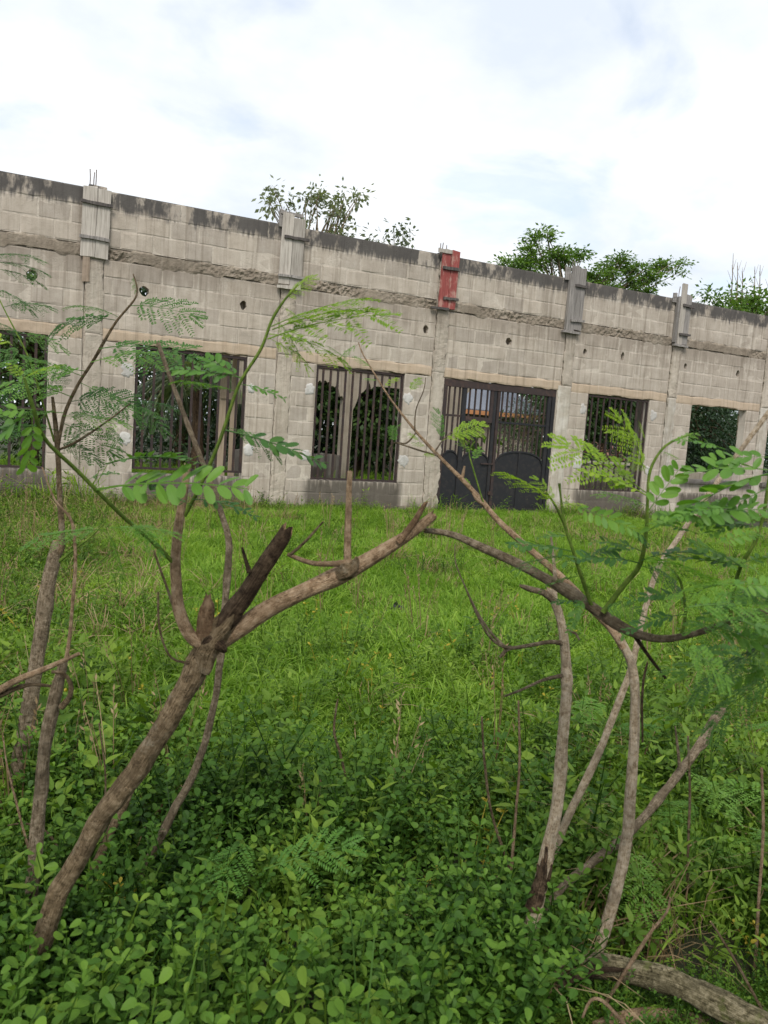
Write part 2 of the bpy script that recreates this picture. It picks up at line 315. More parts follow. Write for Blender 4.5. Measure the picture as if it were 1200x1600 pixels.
def ring(b, x0, x1, z0, z1, cx, cz, rx, rz, y0, y1, seed, n=12):
    """a slab with a rough round hole right through it"""
    vs = []; rr = random.Random(seed)
    hole = []
    for i in range(n):
        a = 2*math.pi*(i+0.5)/n; k = 1+rr.uniform(-.16, .16)
        hole.append((cx+rx*k*math.cos(a), cz+rz*k*math.sin(a)))
    outer = []
    for i in range(n):
        a = 2*math.pi*(i+0.5)/n; dx_, dz_ = math.cos(a), math.sin(a)
        k = min(((x1-cx) if dx_ > 0 else (cx-x0))/max(abs(dx_), 1e-6), ((z1-cz) if dz_ > 0 else (cz-z0))/max(abs(dz_), 1e-6))
        outer.append((cx+dx_*k, cz+dz_*k))
    for y in (y0, y1): vs += [(x, y, z) for x, z in hole] + [(x, y, z) for x, z in outer]
    vs += [(x, y, z) for y in (y0, y1) for x, z in ((x0, z0), (x1, z0), (x1, z1), (x0, z1))]
    fs = []
    for i in range(n):
        j = (i+1) % n
        fs += [(i, j, n+j, n+i), (2*n+j, 2*n+i, 3*n+i, 3*n+j), (i, 2*n+i, 2*n+j, j), (n+i, n+j, 3*n+j, 3*n+i)]
    for q, (sx, sz) in enumerate(((-1, -1), (1, -1), (1, 1), (-1, 1))):   # fill the corners
        best = sorted(range(n), key=lambda i: -(sx*(outer[i][0]-cx)/(x1-x0)+sz*(outer[i][1]-cz)/(z1-z0)))[:2]
        fs += [(4*n+q, n+best[0], n+best[1]), (4*n+4+q, 3*n+best[0], 3*n+best[1])]
    b.add(vs, fs)
for ri, (z0, z1) in enumerate(rows):
    segs = [(XL, XR)]
    cuts = [(x, x+PW) for x in PX]
    for (a, b, c, d) in OPEN:
        if z1 > c+0.05 and z0 < d-0.05: cuts.append((a, b))
    for (a, b) in cuts:
        ns = []
        for (s, e) in segs:
            if b <= s or a >= e: ns.append((s, e)); continue
            if a > s: ns.append((s, a))
            if b < e: ns.append((b, e))
        segs = ns
    for (s, e) in segs:
        subs = [(s, e, None)]
        for h in HOLES:
            if not (z0 < h[1] < z1 and s < h[0] < e): continue
            ns = []
            for (a, b, q) in subs:
                if q is None and a < h[0] < b:
                    l, r_ = max(a, h[0]-0.2), min(b, h[0]+0.2)
                    if l > a: ns.append((a, l, None))
                    ns.append((l, r_, h))
                    if r_ < b: ns.append((r_, b, None))
                else: ns.append((a, b, q))
            subs = ns
        for (a, b, h) in subs:
            if h:
                ring(mort, a, b, z0, z1, h[0], h[1], h[2]*1.05, h[3]*1.05, 0.0045, 0.2, int(h[0]*100)+5)
                if h[0] not in (0.24, 1.94, 11.27): mort.box(a+.01, b-.01, 0.17, 0.199, z0+.01, z1-.01)
                holed.append((a, b, z0, z1, h)); continue
            mort.box(a, b, 0.0045, 0.2, z0, z1)
            off = (ri % 2)*0.25 + 0.07*math.sin(ri*5.1)
            ed = [a]
            k = math.ceil((a-off)/0.5)
            while off+k*0.5 < b-0.02:
                xk = off+k*0.5+rnd.uniform(-.025, .025)
                if xk-ed[-1] > 0.09 and b-xk > 0.09: ed.append(xk)
                k += 1
            ed.append(b)
            for i in range(len(ed)-1): blocks.append((ed[i], ed[i+1], z0, z1))
for a_, b_ in [(PX[i]+PW, PX[i+1]) for i in range(len(PX)-1)]+[(PX[-1]+PW, XR), (XL, PX[0])]:
    mort.box(a_+.01, b_-.01, .035, .17, 4.03, 4.27); mort.box(a_+.01, b_-.01, .035, .17, 2.77, 2.96)
for x in PX: mort.box(x-.004, x+PW+.004, 0.035, 0.195, 0.12, TOP-.02)
mort.obj('mortar', M['mortar'], BLD)
def block_mesh(seed):
    rr = random.Random(seed); b = MB(); e = 0.018
    base = [(0, 0), (.5, 0), (1, 0), (1, .5), (1, 1), (.5, 1), (0, 1), (0, .5)]
    back = [(x, 1, z) for x, z in base]
    edge = [(x, 0.09, z) for x, z in base]
    front = []
    for x, z in base:
        kx = (e if x == 0 else -e if x == 1 else 0)*rr.uniform(.4, 2.6); kz = (e*1.7 if z == 0 else -e*1.7 if z == 1 else 0)*rr.uniform(.4, 2.6)
        if rr.random() < .12: kx *= 2.6; kz *= 2.2
        front.append((x+kx, rr.uniform(-.05, .05), z+kz))
    mid = (.5+rr.uniform(-.1, .1), rr.uniform(-.09, .04), .5)
    fs = []
    for i in range(8):
        j = (i+1) % 8
        fs += [(i, j, 8+j, 8+i), (8+i, 8+j, 16+j, 16+i), (16+i, 16+j, 24)]
    b.add(back+edge+front+[mid], fs); return b
bmesh_variants = [block_mesh(100+i).mesh('block', M['block']) for i in range(14)]
J = 0.009
order = sorted(range(len(blocks)), key=lambda i: (not in_view(blocks[i][0], blocks[i][1]), blocks[i][0]))
rest = MB()
NB = 286
for n_, i in enumerate(order):
    x0, x1, z0, z1 = blocks[i]; yo = rnd.uniform(-.004, .005)
    if n_ < NB:
        o = bpy.data.objects.new('block', rnd.choice(bmesh_variants)); C.objects.link(o); o.parent = BLD
        o.location = (x0+J, yo, z0+J); o.scale = (x1-x0-2*J, 0.06, z1-z0-2*J)
    else:
        bb = block_mesh(i)
        rest.add([(x0+J+v[0]*(x1-x0-2*J), yo+v[1]*0.06, z0+J+v[2]*(z1-z0-2*J)) for v in bb.v], bb.f)
for (a, b, z0, z1, h) in holed:
    q = MB(); ring(q, a+J, b-J, z0+J, z1-J, h[0], h[1], h[2], h[3], rnd.uniform(-.003, .004), 0.07, int(h[0]*100))
    q.obj('block', M['block'], BLD)
rest.obj('far_blocks', M['block'], BLD)['kind'] = 'stuff'

def rough_slab(x0, x1, z0, z1, yf, depth, res, amp, seed, ragx=0.0, ragz=0.0, crumble=0.0):
    """concrete cast in place: a slab whose front is lumpy and whose edges are ragged"""
    nx = max(2, int((x1-x0)/res)); nz = max(2, int((z1-z0)/res)); b = MB(); vs = []; fs = []
    for j in range(nz+1):
        for i in range(nx+1):
            u, v = i/nx, j/nz; x = x0+(x1-x0)*u; z = z0+(z1-z0)*v
            ex = min(u, 1-u)*(x1-x0); ez = min(v, 1-v)*(z1-z0)
            if i in (0, nx): x += ragx*fbm(z*6, seed, 1.7)
            if j in (0, nz): z += ragz*fbm(x*4, seed, 7.7)
            n = fbm(x*3.1, z*3.1, seed, 5)
            y = yf + amp*n
            if crumble:
                c = max(0.0, fbm(x*0.8, z*0.6, seed+5, 2)+0.25)
                y += crumble*c*(0.5+fbm(x*17, z*17, seed+2, 3))
            if j in (0, nz) or i in (0, nx): y = max(y, yf)+0.006
            vs.append((x, y, z))
    for j in range(nz):
        for i in range(nx):
            a = j*(nx+1)+i; fs.append((a, a+1, a+nx+2, a+nx+1))
    n0 = len(vs)
    rim = [i for i in range(nx+1)] + [j*(nx+1)+nx for j in range(1, nz+1)] + [nz*(nx+1)+i for i in range(nx-1, -1, -1)] + [j*(nx+1) for j in range(nz-1, 0, -1)]
    for k in rim: vs.append((vs[k][0], yf+depth, vs[k][2]))
    m = len(rim)
    for k in range(m): fs.append((rim[(k+1) % m], rim[k], n0+k, n0+(k+1) % m))
    fs.append(tuple(n0+k for k in range(m)))
    b.add(vs, fs); return b
pc = [(PX[i]+PW+.002, PX[i+1]-.002) for i in range(len(PX)-1)] + [(PX[-1]+PW+.002, XR)] + [(XL, PX[0]-.002)]
for i, (a, b) in enumerate(pc):
    rough_slab(a, b, 4.055, 4.245, -0.012, 0.19, 0.02, 0.02, 3.3+i, 0, 0.06, 0.055).obj('ring_beam', M['beam'], BLD)
    rough_slab(a, b, 2.755, 2.945, -0.006, 0.19, 0.03, 0.008, 13.3+i, 0, 0.022).obj('lintel_beam', M['lintel'], BLD)
for i, x in enumerate(PX):
    rough_slab(x+.022, x+PW-.008, 2.86, TOP+0.05, -0.022, 0.24, 0.03, 0.016, 23.3+i, 0.035, 0.01, 0.012).obj('pillar', M['pillar'], BLD)
    pale = i in (4, 5, 6)
    rough_slab(x-(0.05 if i == 4 else -.022), x+PW-.006, -0.05, 2.855, -0.026 if pale else -0.016, 0.24, 0.03, 0.012, 33.3+i, 0.03, 0.0, 0.01).obj('pillar', M['plaster' if pale else 'pillar'], BLD)
for (a, b) in ((XL, 7.78), (10.63, XR)):
    rough_slab(a, b, -0.15, 0.128, -0.05, 0.28, 0.06, 0.02, 43.3+a, 0, 0.03).obj('plinth', M['beam'], BLD)
rough_slab(7.785, 10.625, -0.15, 0.075, -0.12, 0.4, 0.06, 0.03, 53.3, 0, 0.02).obj('threshold', M['pillar'], BLD)
# broken reveal at the left of the gate
rough_slab(7.70, 7.83, 0.1, 1.5, -0.02, 0.2, 0.03, 0.02, 57.3, 0.06, 0.0).obj('reveal', M['pillar'], BLD)
# projecting sill of the right-hand openings
for a, b in ((14.5, 16.98), (17.32, XR)):
    rough_slab(a, b, 0.87, 0.965, -0.10, 0.34, 0.06, 0.012, 60.3+a, 0, 0.015).obj('sill', M['slab'], BLD)
# mortar dabs that hold the window grilles
for (x, z, r_) in ((1.72, 2.32, .11), (1.72, 1.18, .10), (3.85, 1.10, .10), (3.84, 2.2, .07), (4.95, 2.28, .10), (4.95, 1.05, .10), (7.0, 2.28, .10), (7.0, 1.05, .11), (11.37, 2.40, .10), (11.36, 1.20, .13), (13.44, 2.40, .11), (13.46, 1.12, .09)):
    b = MB(); n = 24; rr = random.Random(x*31+z); k = [1+.45*fbm(2.2*math.cos(i*.2618), 2.2*math.sin(i*.2618), x, 3)+rr.uniform(-.08, .08) for i in range(n)]
    vs = [(x, -0.010, z)]
    for f_, y in ((.6, -.009), (.9, -.005), (1.0, 0.008)):
        vs += [(x+r_*f_*k[i]*math.cos(i*2*math.pi/n), y, z+r_*1.15*f_*k[i]*math.sin(i*2*math.pi/n)) for i in range(n)]
    fs = [(0, 1+i, 1+(i+1) % n) for i in range(n)] + [(1+q*n+i, 1+(q+1)*n+i, 1+(q+1)*n+(i+1) % n, 1+q*n+(i+1) % n) for q in (0, 1) for i in range(n)]
    b.add(vs, fs); b.obj('mortar_patch', M['patch'], BLD, True)
# window grilles
for (a, b, z0, z1), dens in ((OPEN[0], .17), (OPEN[1], .158), (OPEN[2], .155), (OPEN[4], .168)):
    f = MB(); w = 0.05; y0, y1 = 0.03, 0.075
    f.box(a+.012, b-.012, y0, y1, z1-w-.01, z1-.012); f.box(a+.012, b-.012, y0, y1, z0+.012, z0+w)
    f.box(a+.012, a+w, y0, y1, z0+w, z1-w-.01); f.box(b-w, b-.012, y0, y1, z0+w, z1-w-.01)
    if a < 0: f.box(a+w, b-w, y0+.005, y1-.005, 1.55, 1.59)
    fr = f.obj('window_grille', M['iron'], BLD)
    n = int(round((b-a)/dens)); 
    for i in range(1, n):
        x = a+(b-a)*i/n+rnd.uniform(-.006, .006); q = MB(); d_ = rnd.uniform(-.008, .008)
        vs = [(x-.02, .04, z0+w), (x+.02, .04, z0+w), (x+.02, .062, z0+w), (x-.02, .062, z0+w), (x+d_-.02, .04, z1-w-.01), (x+d_+.02, .04, z1-w-.01), (x+d_+.02, .062, z1-w-.01), (x+d_-.02, .062, z1-w-.01)]
        q.add(vs, [(3,2,1,0),(4,5,6,7),(0,1,5,4),(1,2,6,5),(2,3,7,6),(3,0,4,7)]); q.obj('bar', M['iron'], fr)
# steel gate
GX0, GX1, GZ0, GZ1 = 7.85, 10.58, 0.10, 2.70
def gx(u): return GX0+(GX1-GX0)*u
def part_box(name, parent, mat, *a):
    q = MB(); q.box(*a); return q.obj(name, mat, parent)
gf = part_box('gate_frame', BLD, M['rust'], GX0-.05, GX1+.03, .02, .11, GZ1-.10, GZ1+.045)
part_box('jamb', gf, M['rust'], GX0-.05, GX0+.045, .021, .109, GZ0, GZ1-.10)
part_box('jamb', gf, M['gate'], GX1-.055, GX1+.03, .021, .109, GZ0, GZ1-.10)
def arch_panel(parent, u0, u1, zs, zt, strip=None):
    x0, x1 = gx(u0), gx(u1); n = 16; q = MB(); r_ = MB()
    cur = []
    for i in range(n+1):
        s = i/n; e = 2*s-1
        cur.append((x0+(x1-x0)*s, zs+(zt-zs)*math.sqrt(max(0, 1-abs(e)**2.3))))
    for y in (0.055, 0.061): q.v += [(x, y, z) for x, z in cur] + [(x, y, GZ0+.03) for x, z in cur]
    m = n+1
    for i in range(n):
        q.f += [(i, m+i, m+i+1, i+1), (2*m+i+1, 3*m+i+1, 3*m+i, 2*m+i), (i, i+1, 2*m+i+1, 2*m+i)]
    q.t = [.5]*len(q.v); q.a = [(0, 0, 0)]*len(q.v); q.m = [0]*len(q.f)
    q.obj('panel', M['gate'], parent)
    for i in range(n):
        (xa, za), (xb, zb) = cur[i], cur[i+1]
        r_.add([(xa, .035, za-.012), (xb, .035, zb-.012), (xb, .08, zb-.012), (xa, .08, za-.012), (xa, .035, za+.022), (xb, .035, zb+.022), (xb, .08, zb+.022), (xa, .08, za+.022)], [(3,2,1,0),(4,5,6,7),(0,1,5,4),(2,3,7,6)])
    r_.obj('arch_rim', M['gate'], parent)
    if strip: part_box('panel_strip', parent, M['gate'], gx(strip)-.02, gx(strip)+.02, .04, .07, GZ0+.06, zt-.01)
def bars(parent, u0, u1, n, z0f, z1):
    for i in range(n):
        x = gx(u0+(u1-u0)*(i+.5)/n)+rnd.uniform(-.005, .005); part_box('bar', parent, M['iron'], x-.018, x+.018, .047, .068, z0f(x), z1)
def arch_z(u0, u1, zs, zt):
    def f(x):
        e = 2*(x-gx(u0))/(gx(u1)-gx(u0))-1
        return zs+(zt-zs)*math.sqrt(max(0, 1-min(1, abs(e))**2.3))-.005
    return f
lf = part_box('gate_leaf', BLD, M['gate'], gx(.018), gx(.455), .036, .084, GZ0+.005, GZ0+.055)
part_box('stile', lf, M['gate'], gx(.155), gx(.19), .034, .088, GZ0+.06, 2.60)
part_box('stile', lf, M['gate'], gx(.432), gx(.458), .034, .088, GZ0+.06, 2.60)
part_box('rail', lf, M['rust'], gx(.02), gx(.152), .038, .082, 2.0, 2.045)
part_box('rail', lf, M['rust'], gx(.192), gx(.43), .030, .085, 1.93, 2.03)
part_box('lock_plate', lf, M['rust'], gx(.405), gx(.43), .032, .08, 2.032, 2.60)
arch_panel(lf, .02, .152, 1.10, 1.30); arch_panel(lf, .192, .43, 1.10, 1.30)
bars(lf, .02, .152, 3, arch_z(.02, .152, 1.10, 1.30), 1.998); bars(lf, .02, .152, 3, lambda x: 2.047, 2.60)
bars(lf, .192, .43, 5, arch_z(.192, .43, 1.10, 1.30), 1.928); bars(lf, .192, .402, 4, lambda x: 2.032, 2.60)
part_box('bolt', lf, M['rust'], gx(.36), gx(.47), .018, .033, 1.06, 1.09)
part_box('hinge', lf, M['iron'], gx(.445), gx(.468), .012, .033, 0.42, 0.50)
rf = part_box('gate_leaf', BLD, M['gate'], gx(.468), gx(.978), .036, .084, GZ0+.005, GZ0+.055)
part_box('stile', rf, M['rust'], gx(.468), gx(.492), .034, .088, GZ0+.06, 2.60)
part_box('stile', rf, M['gate'], gx(.945), gx(.975), .034, .088, GZ0+.06, 2.60)
part_box('rail', rf, M['gate'], gx(.494), gx(.943), .038, .082, 1.94, 1.98)
arch_panel(rf, .494, .943, 1.10, 1.36, .715)
bars(rf, .494, .943, 10, arch_z(.494, .943, 1.10, 1.36), 1.938); bars(rf, .494, .943, 10, lambda x: 1.982, 2.60)
# steel rods left standing out of the pillar heads
def rod(p0, p1, r_=.009):
    q = MB(); tube(q, [p0, (Vector(p0)+Vector(p1))/2+Vector((rnd.uniform(-.01, .01), 0, 0)), p1], [r_]*3, 6); q.obj('rebar', M['rebar'], BLD)

# ------------------------------------------------------------------ tubes: trunks, boughs, twigs
def catmull(pts, rad, step):
    pts = [Vector(p) for p in pts]; o = []; r_ = []
    for i in range(len(pts)-1):
        p0 = pts[max(i-1, 0)]; p1 = pts[i]; p2 = pts[i+1]; p3 = pts[min(i+2, len(pts)-1)]
        n = max(1, int((p2-p1).length/step))
        for k in range(n):
            s = k/n; s2 = s*s; s3 = s2*s
            o.append(0.5*((2*p1)+(p2-p0)*s+(2*p0-5*p1+4*p2-p3)*s2+(3*p1-p0-3*p2+p3)*s3)); r_.append(rad[i]+(rad[i+1]-rad[i])*s)
    o.append(pts[-1]); r_.append(rad[-1]); return o, r_
def tube(b, pts, rad, sides=8, step=None, lump=0.0, seed=0.0, jag=0.0, capmi=0, tint=0.5):
    step = step or max(0.012, min(rad)*1.6)
    pts, rad = catmull(pts, rad, max(step, 0.006))
    if lump:
        pts = [p+Vector((fbm(i*.11, seed, 2.2, 3), fbm(i*.11, seed, 8.2, 3), 0))*rad[i]*.2*min(1, i/4, (len(pts)-1-i)/4) for i, p in enumerate(pts)]
        for _ in range(int(len(pts)/22)):
            c_ = rnd.randrange(len(pts)); w_ = rnd.uniform(1.2, 2.5); g_ = rnd.uniform(.06, .2)
            for i in range(max(0, c_-5), min(len(pts), c_+6)): rad[i] *= 1+g_*math.exp(-((i-c_)/w_)**2)
    n = len(pts); vs = []; al = []; fs = []; dist = 0.0
    t0 = (pts[1]-pts[0]).normalized(); ref = Vector((0, 0, 1)) if abs(t0.z) < 0.9 else Vector((1, 0, 0))
    nrm = t0.cross(ref).normalized()
    for i in range(n):
        t = (pts[min(i+1, n-1)]-pts[max(i-1, 0)]).normalized(); nrm = (nrm-t*nrm.dot(t)).normalized(); bi = t.cross(nrm)
        if i: dist += (pts[i]-pts[i-1]).length
        for k in range(sides):
            a = 2*math.pi*k/sides; q = rad[i]
            if lump: q *= 1+lump*fbm(dist*9+seed, math.cos(a)*1.3, math.sin(a)*1.3+seed, 3)
            v = pts[i]+(nrm*math.cos(a)+bi*math.sin(a))*q
            if jag and i == n-1: v = v+t*jag*fbm(k*2.3, seed, 5.5, 2)*1.5
            vs.append(v); al.append((math.cos(a)*.25, math.sin(a)*.25, dist))
    for i in range(n-1):
        for k in range(sides):
            j = (k+1) % sides; fs.append((i*sides+k, i*sides+j, (i+1)*sides+j, (i+1)*sides+k))
    b.add(vs, fs, tint, al)
    for i, e in ((0, -1), (n-1, 1)):
        base = vs[i*sides:(i+1)*sides]; c = pts[i]-(pts[i]-pts[i-1 if e > 0 else 1]).normalized()*(jag*.5)
        b.add(base+[c], [((k, (k+1) % sides, sides) if e > 0 else ((k+1) % sides, k, sides)) for k in range(sides)], tint, [(v.x*1.0, v.y*1.0, v.z*1.0) for v in base]+[tuple(c)], capmi)
def grounded(pts, rad):
    p0, p1 = Vector(pts[0]), Vector(pts[1]); d = (p0-p1).normalized(); d.z = min(d.z, -0.9); d.normalize()
    k = (p0.z+0.06)/-d.z
    return [p0+d*k]+list(pts), [rad[0]*1.12]+list(rad)
def limb(name, parent, px, mat, sides=10, root=False, lump=.12, jag=0.0, seed=None, step=None):
    """px: (x, y, width in photo pixels, distance) along the limb"""
    seed = rnd.uniform(0, 50) if seed is None else seed
    pts = [P(a[0], a[1], a[3]) for a in px]; rad = [a[2]/2/FPX*a[3] for a in px]
    if root: pts, rad = grounded(pts, rad)
    b = MB(); tube(b, pts, rad, sides, step, lump, seed, jag, 1)
    return b.obj(name, [mat, M['cut']], parent, True)
for (x, z0, z1, y) in ((1.05, 5.1, 5.42, .05), (1.14, 5.1, 5.43, .06), (1.12, 5.1, 5.40, .12), (4.33, 5.1, 5.40, .1), (4.45, 5.1, 5.33, .12), (7.50, 5.1, 5.34, .06), (7.58, 5.1, 5.37, .1), (7.66, 5.1, 5.33, .08), (10.74, 5.1, 5.50, .05), (10.82, 5.1, 5.52, .08), (10.9, 5.1, 5.54, .06), (13.9, 5.1, 5.42, .05)):
    rod((x, y, z0), (x+rnd.uniform(-.02, .02), y, z1))

# ------------------------------------------------------------------ shuttering boards left on the pillar heads
def board(name, parent, mat, x0, x1, z0, z1, y0, y1, tilt=0.0, seed=0):
    rr = random.Random(seed+x0*17+z0*3); b = MB(); n = 6; m = 2
    vs = []; 
    for y in (y0, y1):
        for j in range(n+1):
            for i in (0, 1):
                z = z0+(z1-z0)*j/n; x = (x0 if i == 0 else x1)+tilt*(z-z0)+rr.uniform(-.004, .004)
                if j in (0, n): z += rr.uniform(-.014, .014)
                vs.append((x, y+rr.uniform(-.004, .004), z))
    k = 2*(n+1); fs = []
    for j in range(n):
        a = 2*j; fs += [(a, a+1, a+3, a+2), (k+a+1, k+a, k+a+2, k+a+3), (a, a+2, k+a+2, k+a), (a+3, a+1, k+a+1, k+a+3)]
    fs += [(1, 0, k, k+1), (2*n, 2*n+1, k+2*n+1, k+2*n)]
    b.add(vs, fs); return b.obj(name, mat, parent)
def batten(parent, x0, x1, z, h, y0, y1, slope, mat):
    b = MB(); n = 5; rr = random.Random(x0*7+z*13); vs = []
    for i in range(n+1):
        x = x0+(x1-x0)*i/n; zc = z+slope*i/n+rr.uniform(-.005, .005); hh = h/2*rr.uniform(.8, 1.1)
        vs += [(x, y0, zc-hh), (x, y1, zc-hh), (x, y1, zc+hh), (x, y0, zc+hh)]
    fs = [(4*i+q, 4*i+4+q, 4*i+4+(q+1) % 4, 4*i+(q+1) % 4) for i in range(n) for q in range(4)] + [(3, 2, 1, 0), (4*n, 4*n+1, 4*n+2, 4*n+3)]
    b.add(vs, fs); return b.obj('batten', mat, parent)
GRP = 'shuttering boards left on the pillar heads'
s = thing('shuttering', 'pale grey two-board shuttering on the leftmost pillar head, beneath two tall steel rods', 'shuttering', (1.14, -.05, 4.03), GRP)
board('plank', s, M['plank'], .93, 1.145, 4.05, 5.13, -.062, -.034, 0.02); board('plank', s, M['plank'], 1.152, 1.35, 4.035, 5.12, -.064, -.036, 0.02)
batten(s, .92, 1.40, 4.885, .05, -.10, -.066, -.012, M['batten']); batten(s, .91, 1.36, 4.345, .05, -.10, -.066, -.01, M['plank_grey'])
board('plank', s, M['plank_brown'], .97, 1.08, 3.66, 4.04, -.05, -.028)
s = thing('shuttering', 'pale shuttering with a third slanting board, on the pillar between the two left barred windows', 'shuttering', (4.43, -.05, 4.0), GRP)
board('plank', s, M['plank'], 4.215, 4.42, 4.09, 5.30, -.062, -.034, 0.02); board('plank', s, M['plank'], 4.428, 4.64, 4.06, 5.25, -.064, -.036, 0.02)
board('plank', s, M['plank_grey'], 4.18, 4.27, 5.06, 5.36, -.03, -.005)
batten(s, 4.28, 4.74, 4.90, .05, -.10, -.066, .0, M['batten']); batten(s, 4.2, 4.68, 4.22, .045, -.10, -.066, 0.015, M['plank_grey']); batten(s, 4.19, 4.63, 4.03, .06, -.085, -.04, 0.01, M['plank'])
batten(s, 4.2, 4.62, 5.31, .06, -.05, .0, .0, M['plank_grey'])
s = thing('shuttering', 'faded red painted shuttering boards on the pillar left of the gate', 'shuttering', (7.65, -.05, 4.05), GRP)
board('plank', s, M['red'], 7.49, 7.685, 4.10, 5.20, -.064, -.036, 0.015); board('plank', s, M['red'], 7.692, 7.87, 4.09, 5.22, -.062, -.034, 0.02)
batten(s, 7.52, 7.90, 4.86, .055, -.10, -.066, 0.005, M['batten']); batten(s, 7.58, 7.92, 4.28, .055, -.10, -.066, .01, M['batten']); batten(s, 7.33, 7.72, 4.07, .05, -.09, -.04, 0.015, M['batten']); batten(s, 7.39, 7.70, 5.17, .08, -.09, -.066, .005, M['plank'])
s = thing('shuttering', 'weathered grey shuttering with three steel rods above, on the pillar right of the gate', 'shuttering', (10.84, -.05, 4.0), GRP)
board('plank', s, M['plank_grey'], 10.62, 10.66, 4.03, 5.2, -.10, -.02, 0.01); board('plank', s, M['plank_grey'], 10.67, 10.85, 4.03, 5.38, -.068, -.04, 0.012); board('plank', s, M['plank_grey'], 10.857, 11.05, 4.06, 5.36, -.066, -.038, 0.012)
board('plank', s, M['plank_grey'], 10.52, 10.655, 5.08, 5.34, -.05, -.025); batten(s, 10.78, 11.12, 4.98, .055, -.11, -.07, .005, M['batten']); batten(s, 10.74, 11.10, 4.24, .05, -.11, -.07, .02, M['plank_grey']); batten(s, 10.55, 11.02, 4.0, .055, -.10, -.03, -.005, M['plank_grey'])
s = thing('shuttering', 'narrow grey shuttering with one tall middle board, on the rightmost pillar head', 'shuttering', (13.96, -.05, 4.05), GRP)
board('plank', s, M['plank_grey'], 13.76, 13.80, 4.12, 5.15, -.10, -.02, 0.01); board('plank', s, M['plank'], 13.86, 14.02, 4.09, 5.47, -.078, -.05, 0.01); board('plank', s, M['plank_grey'], 13.81, 13.855, 4.08, 5.18, -.068, -.04, 0.012); board('plank', s, M['plank_grey'], 14.03, 14.20, 4.10, 5.24, -.066, -.038, 0.012)
board('plank', s, M['plank_grey'], 13.64, 13.76, 5.02, 5.24, -.05, -.025); batten(s, 13.93, 14.28, 4.98, .06, -.12, -.08, .0, M['batten']); batten(s, 13.9, 14.24, 4.32, .05, -.12, -.08, .005, M['batten']); batten(s, 13.78, 14.22, 4.07, .05, -.10, -.03, -.005, M['plank_grey'])

# ------------------------------------------------------------------ inside and behind the building
IW = thing('inner_wall', 'ragged inner wall with broken arched openings seen through the barred window and gate', 'wall', (8, 4, 0))
def strips(x0, x1, zlo, zhi, y0, y1, name, mat, parent, step=0.05):
    b = MB(); n = int((x1-x0)/step)
    for i in range(n):
        xa, xb = x0+(x1-x0)*i/n, x0+(x1-x0)*(i+1)/n
        la, lb, ha, hb = zlo(xa), zlo(xb), zhi(xa), zhi(xb)
        if ha-la < .01 and hb-lb < .01: continue
        b.add([(xa,y0,la),(xb,y0,lb),(xb,y1,lb),(xa,y1,la),(xa,y0,ha),(xb,y0,hb),(xb,y1,hb),(xa,y1,ha)], [(3,2,1,0),(4,5,6,7),(0,1,5,4),(2,3,7,6)]+([(3,0,4,7)] if i == 0 else [])+([(1,2,6,5)] if i == n-1 else []))
    return b.obj(name, mat, parent)
def arch(c, w, zs, zt, rag, seed):
    def f(x):
        e = abs(x-c)/w
        if e >= 1: return zs
        return zs+(zt-zs)*math.sqrt(1-e**3)+rag*fbm(x*6, seed, 0, 4)
    return f
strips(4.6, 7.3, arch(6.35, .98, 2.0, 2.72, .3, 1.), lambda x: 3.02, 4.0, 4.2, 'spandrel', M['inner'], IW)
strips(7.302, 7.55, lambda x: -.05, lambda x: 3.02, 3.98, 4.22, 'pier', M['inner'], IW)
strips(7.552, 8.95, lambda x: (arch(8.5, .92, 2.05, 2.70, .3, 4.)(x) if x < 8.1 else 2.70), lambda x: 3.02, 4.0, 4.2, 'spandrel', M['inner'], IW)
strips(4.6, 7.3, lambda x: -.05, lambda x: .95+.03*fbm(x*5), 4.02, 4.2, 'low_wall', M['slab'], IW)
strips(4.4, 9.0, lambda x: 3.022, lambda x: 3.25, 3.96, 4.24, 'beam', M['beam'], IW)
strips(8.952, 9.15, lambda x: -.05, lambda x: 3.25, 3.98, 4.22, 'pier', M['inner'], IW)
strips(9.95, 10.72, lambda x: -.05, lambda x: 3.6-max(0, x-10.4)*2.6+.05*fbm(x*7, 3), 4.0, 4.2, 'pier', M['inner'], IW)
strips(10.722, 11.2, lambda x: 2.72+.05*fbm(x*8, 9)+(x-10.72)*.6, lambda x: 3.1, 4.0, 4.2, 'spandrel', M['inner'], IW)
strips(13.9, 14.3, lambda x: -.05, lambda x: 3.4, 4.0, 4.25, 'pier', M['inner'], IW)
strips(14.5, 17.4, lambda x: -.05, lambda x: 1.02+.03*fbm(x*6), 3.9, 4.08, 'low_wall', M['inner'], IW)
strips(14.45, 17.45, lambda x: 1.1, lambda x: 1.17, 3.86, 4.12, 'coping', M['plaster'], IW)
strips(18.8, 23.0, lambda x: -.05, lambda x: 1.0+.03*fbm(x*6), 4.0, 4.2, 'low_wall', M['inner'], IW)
s = thing('timber_prop', 'pair of raw timber boards standing upright inside the left barred window', 'prop', (3.55, .6, 0))
board('plank', s, M['post'], 3.42, 3.58, -.02, 2.9, .60, .63); board('plank', s, M['post'], 3.64, 3.76, -.02, 2.9, .60, .63); batten(s, 3.44, 3.72, 2.05, .12, .57, .596, 0, M['post'])
s = thing('timber_prop', 'weathered grey board standing upright inside the barred window right of the gate', 'prop', (13.5, .5, 0))
board('plank', s, M['plank_grey'], 13.42, 13.56, -.02, 2.8, .50, .53)
HX = 15.3
H = thing('small_house', 'small house with blue-grey sheet roof and orange fascia seen through the gate', 'house', (17.3, 13, 0))
b = MB(); b.box(15.3, 19.4, 12.4, 16.5, -.05, 2.62); b.obj('wall', M['inner'], H)
b = MB(); 
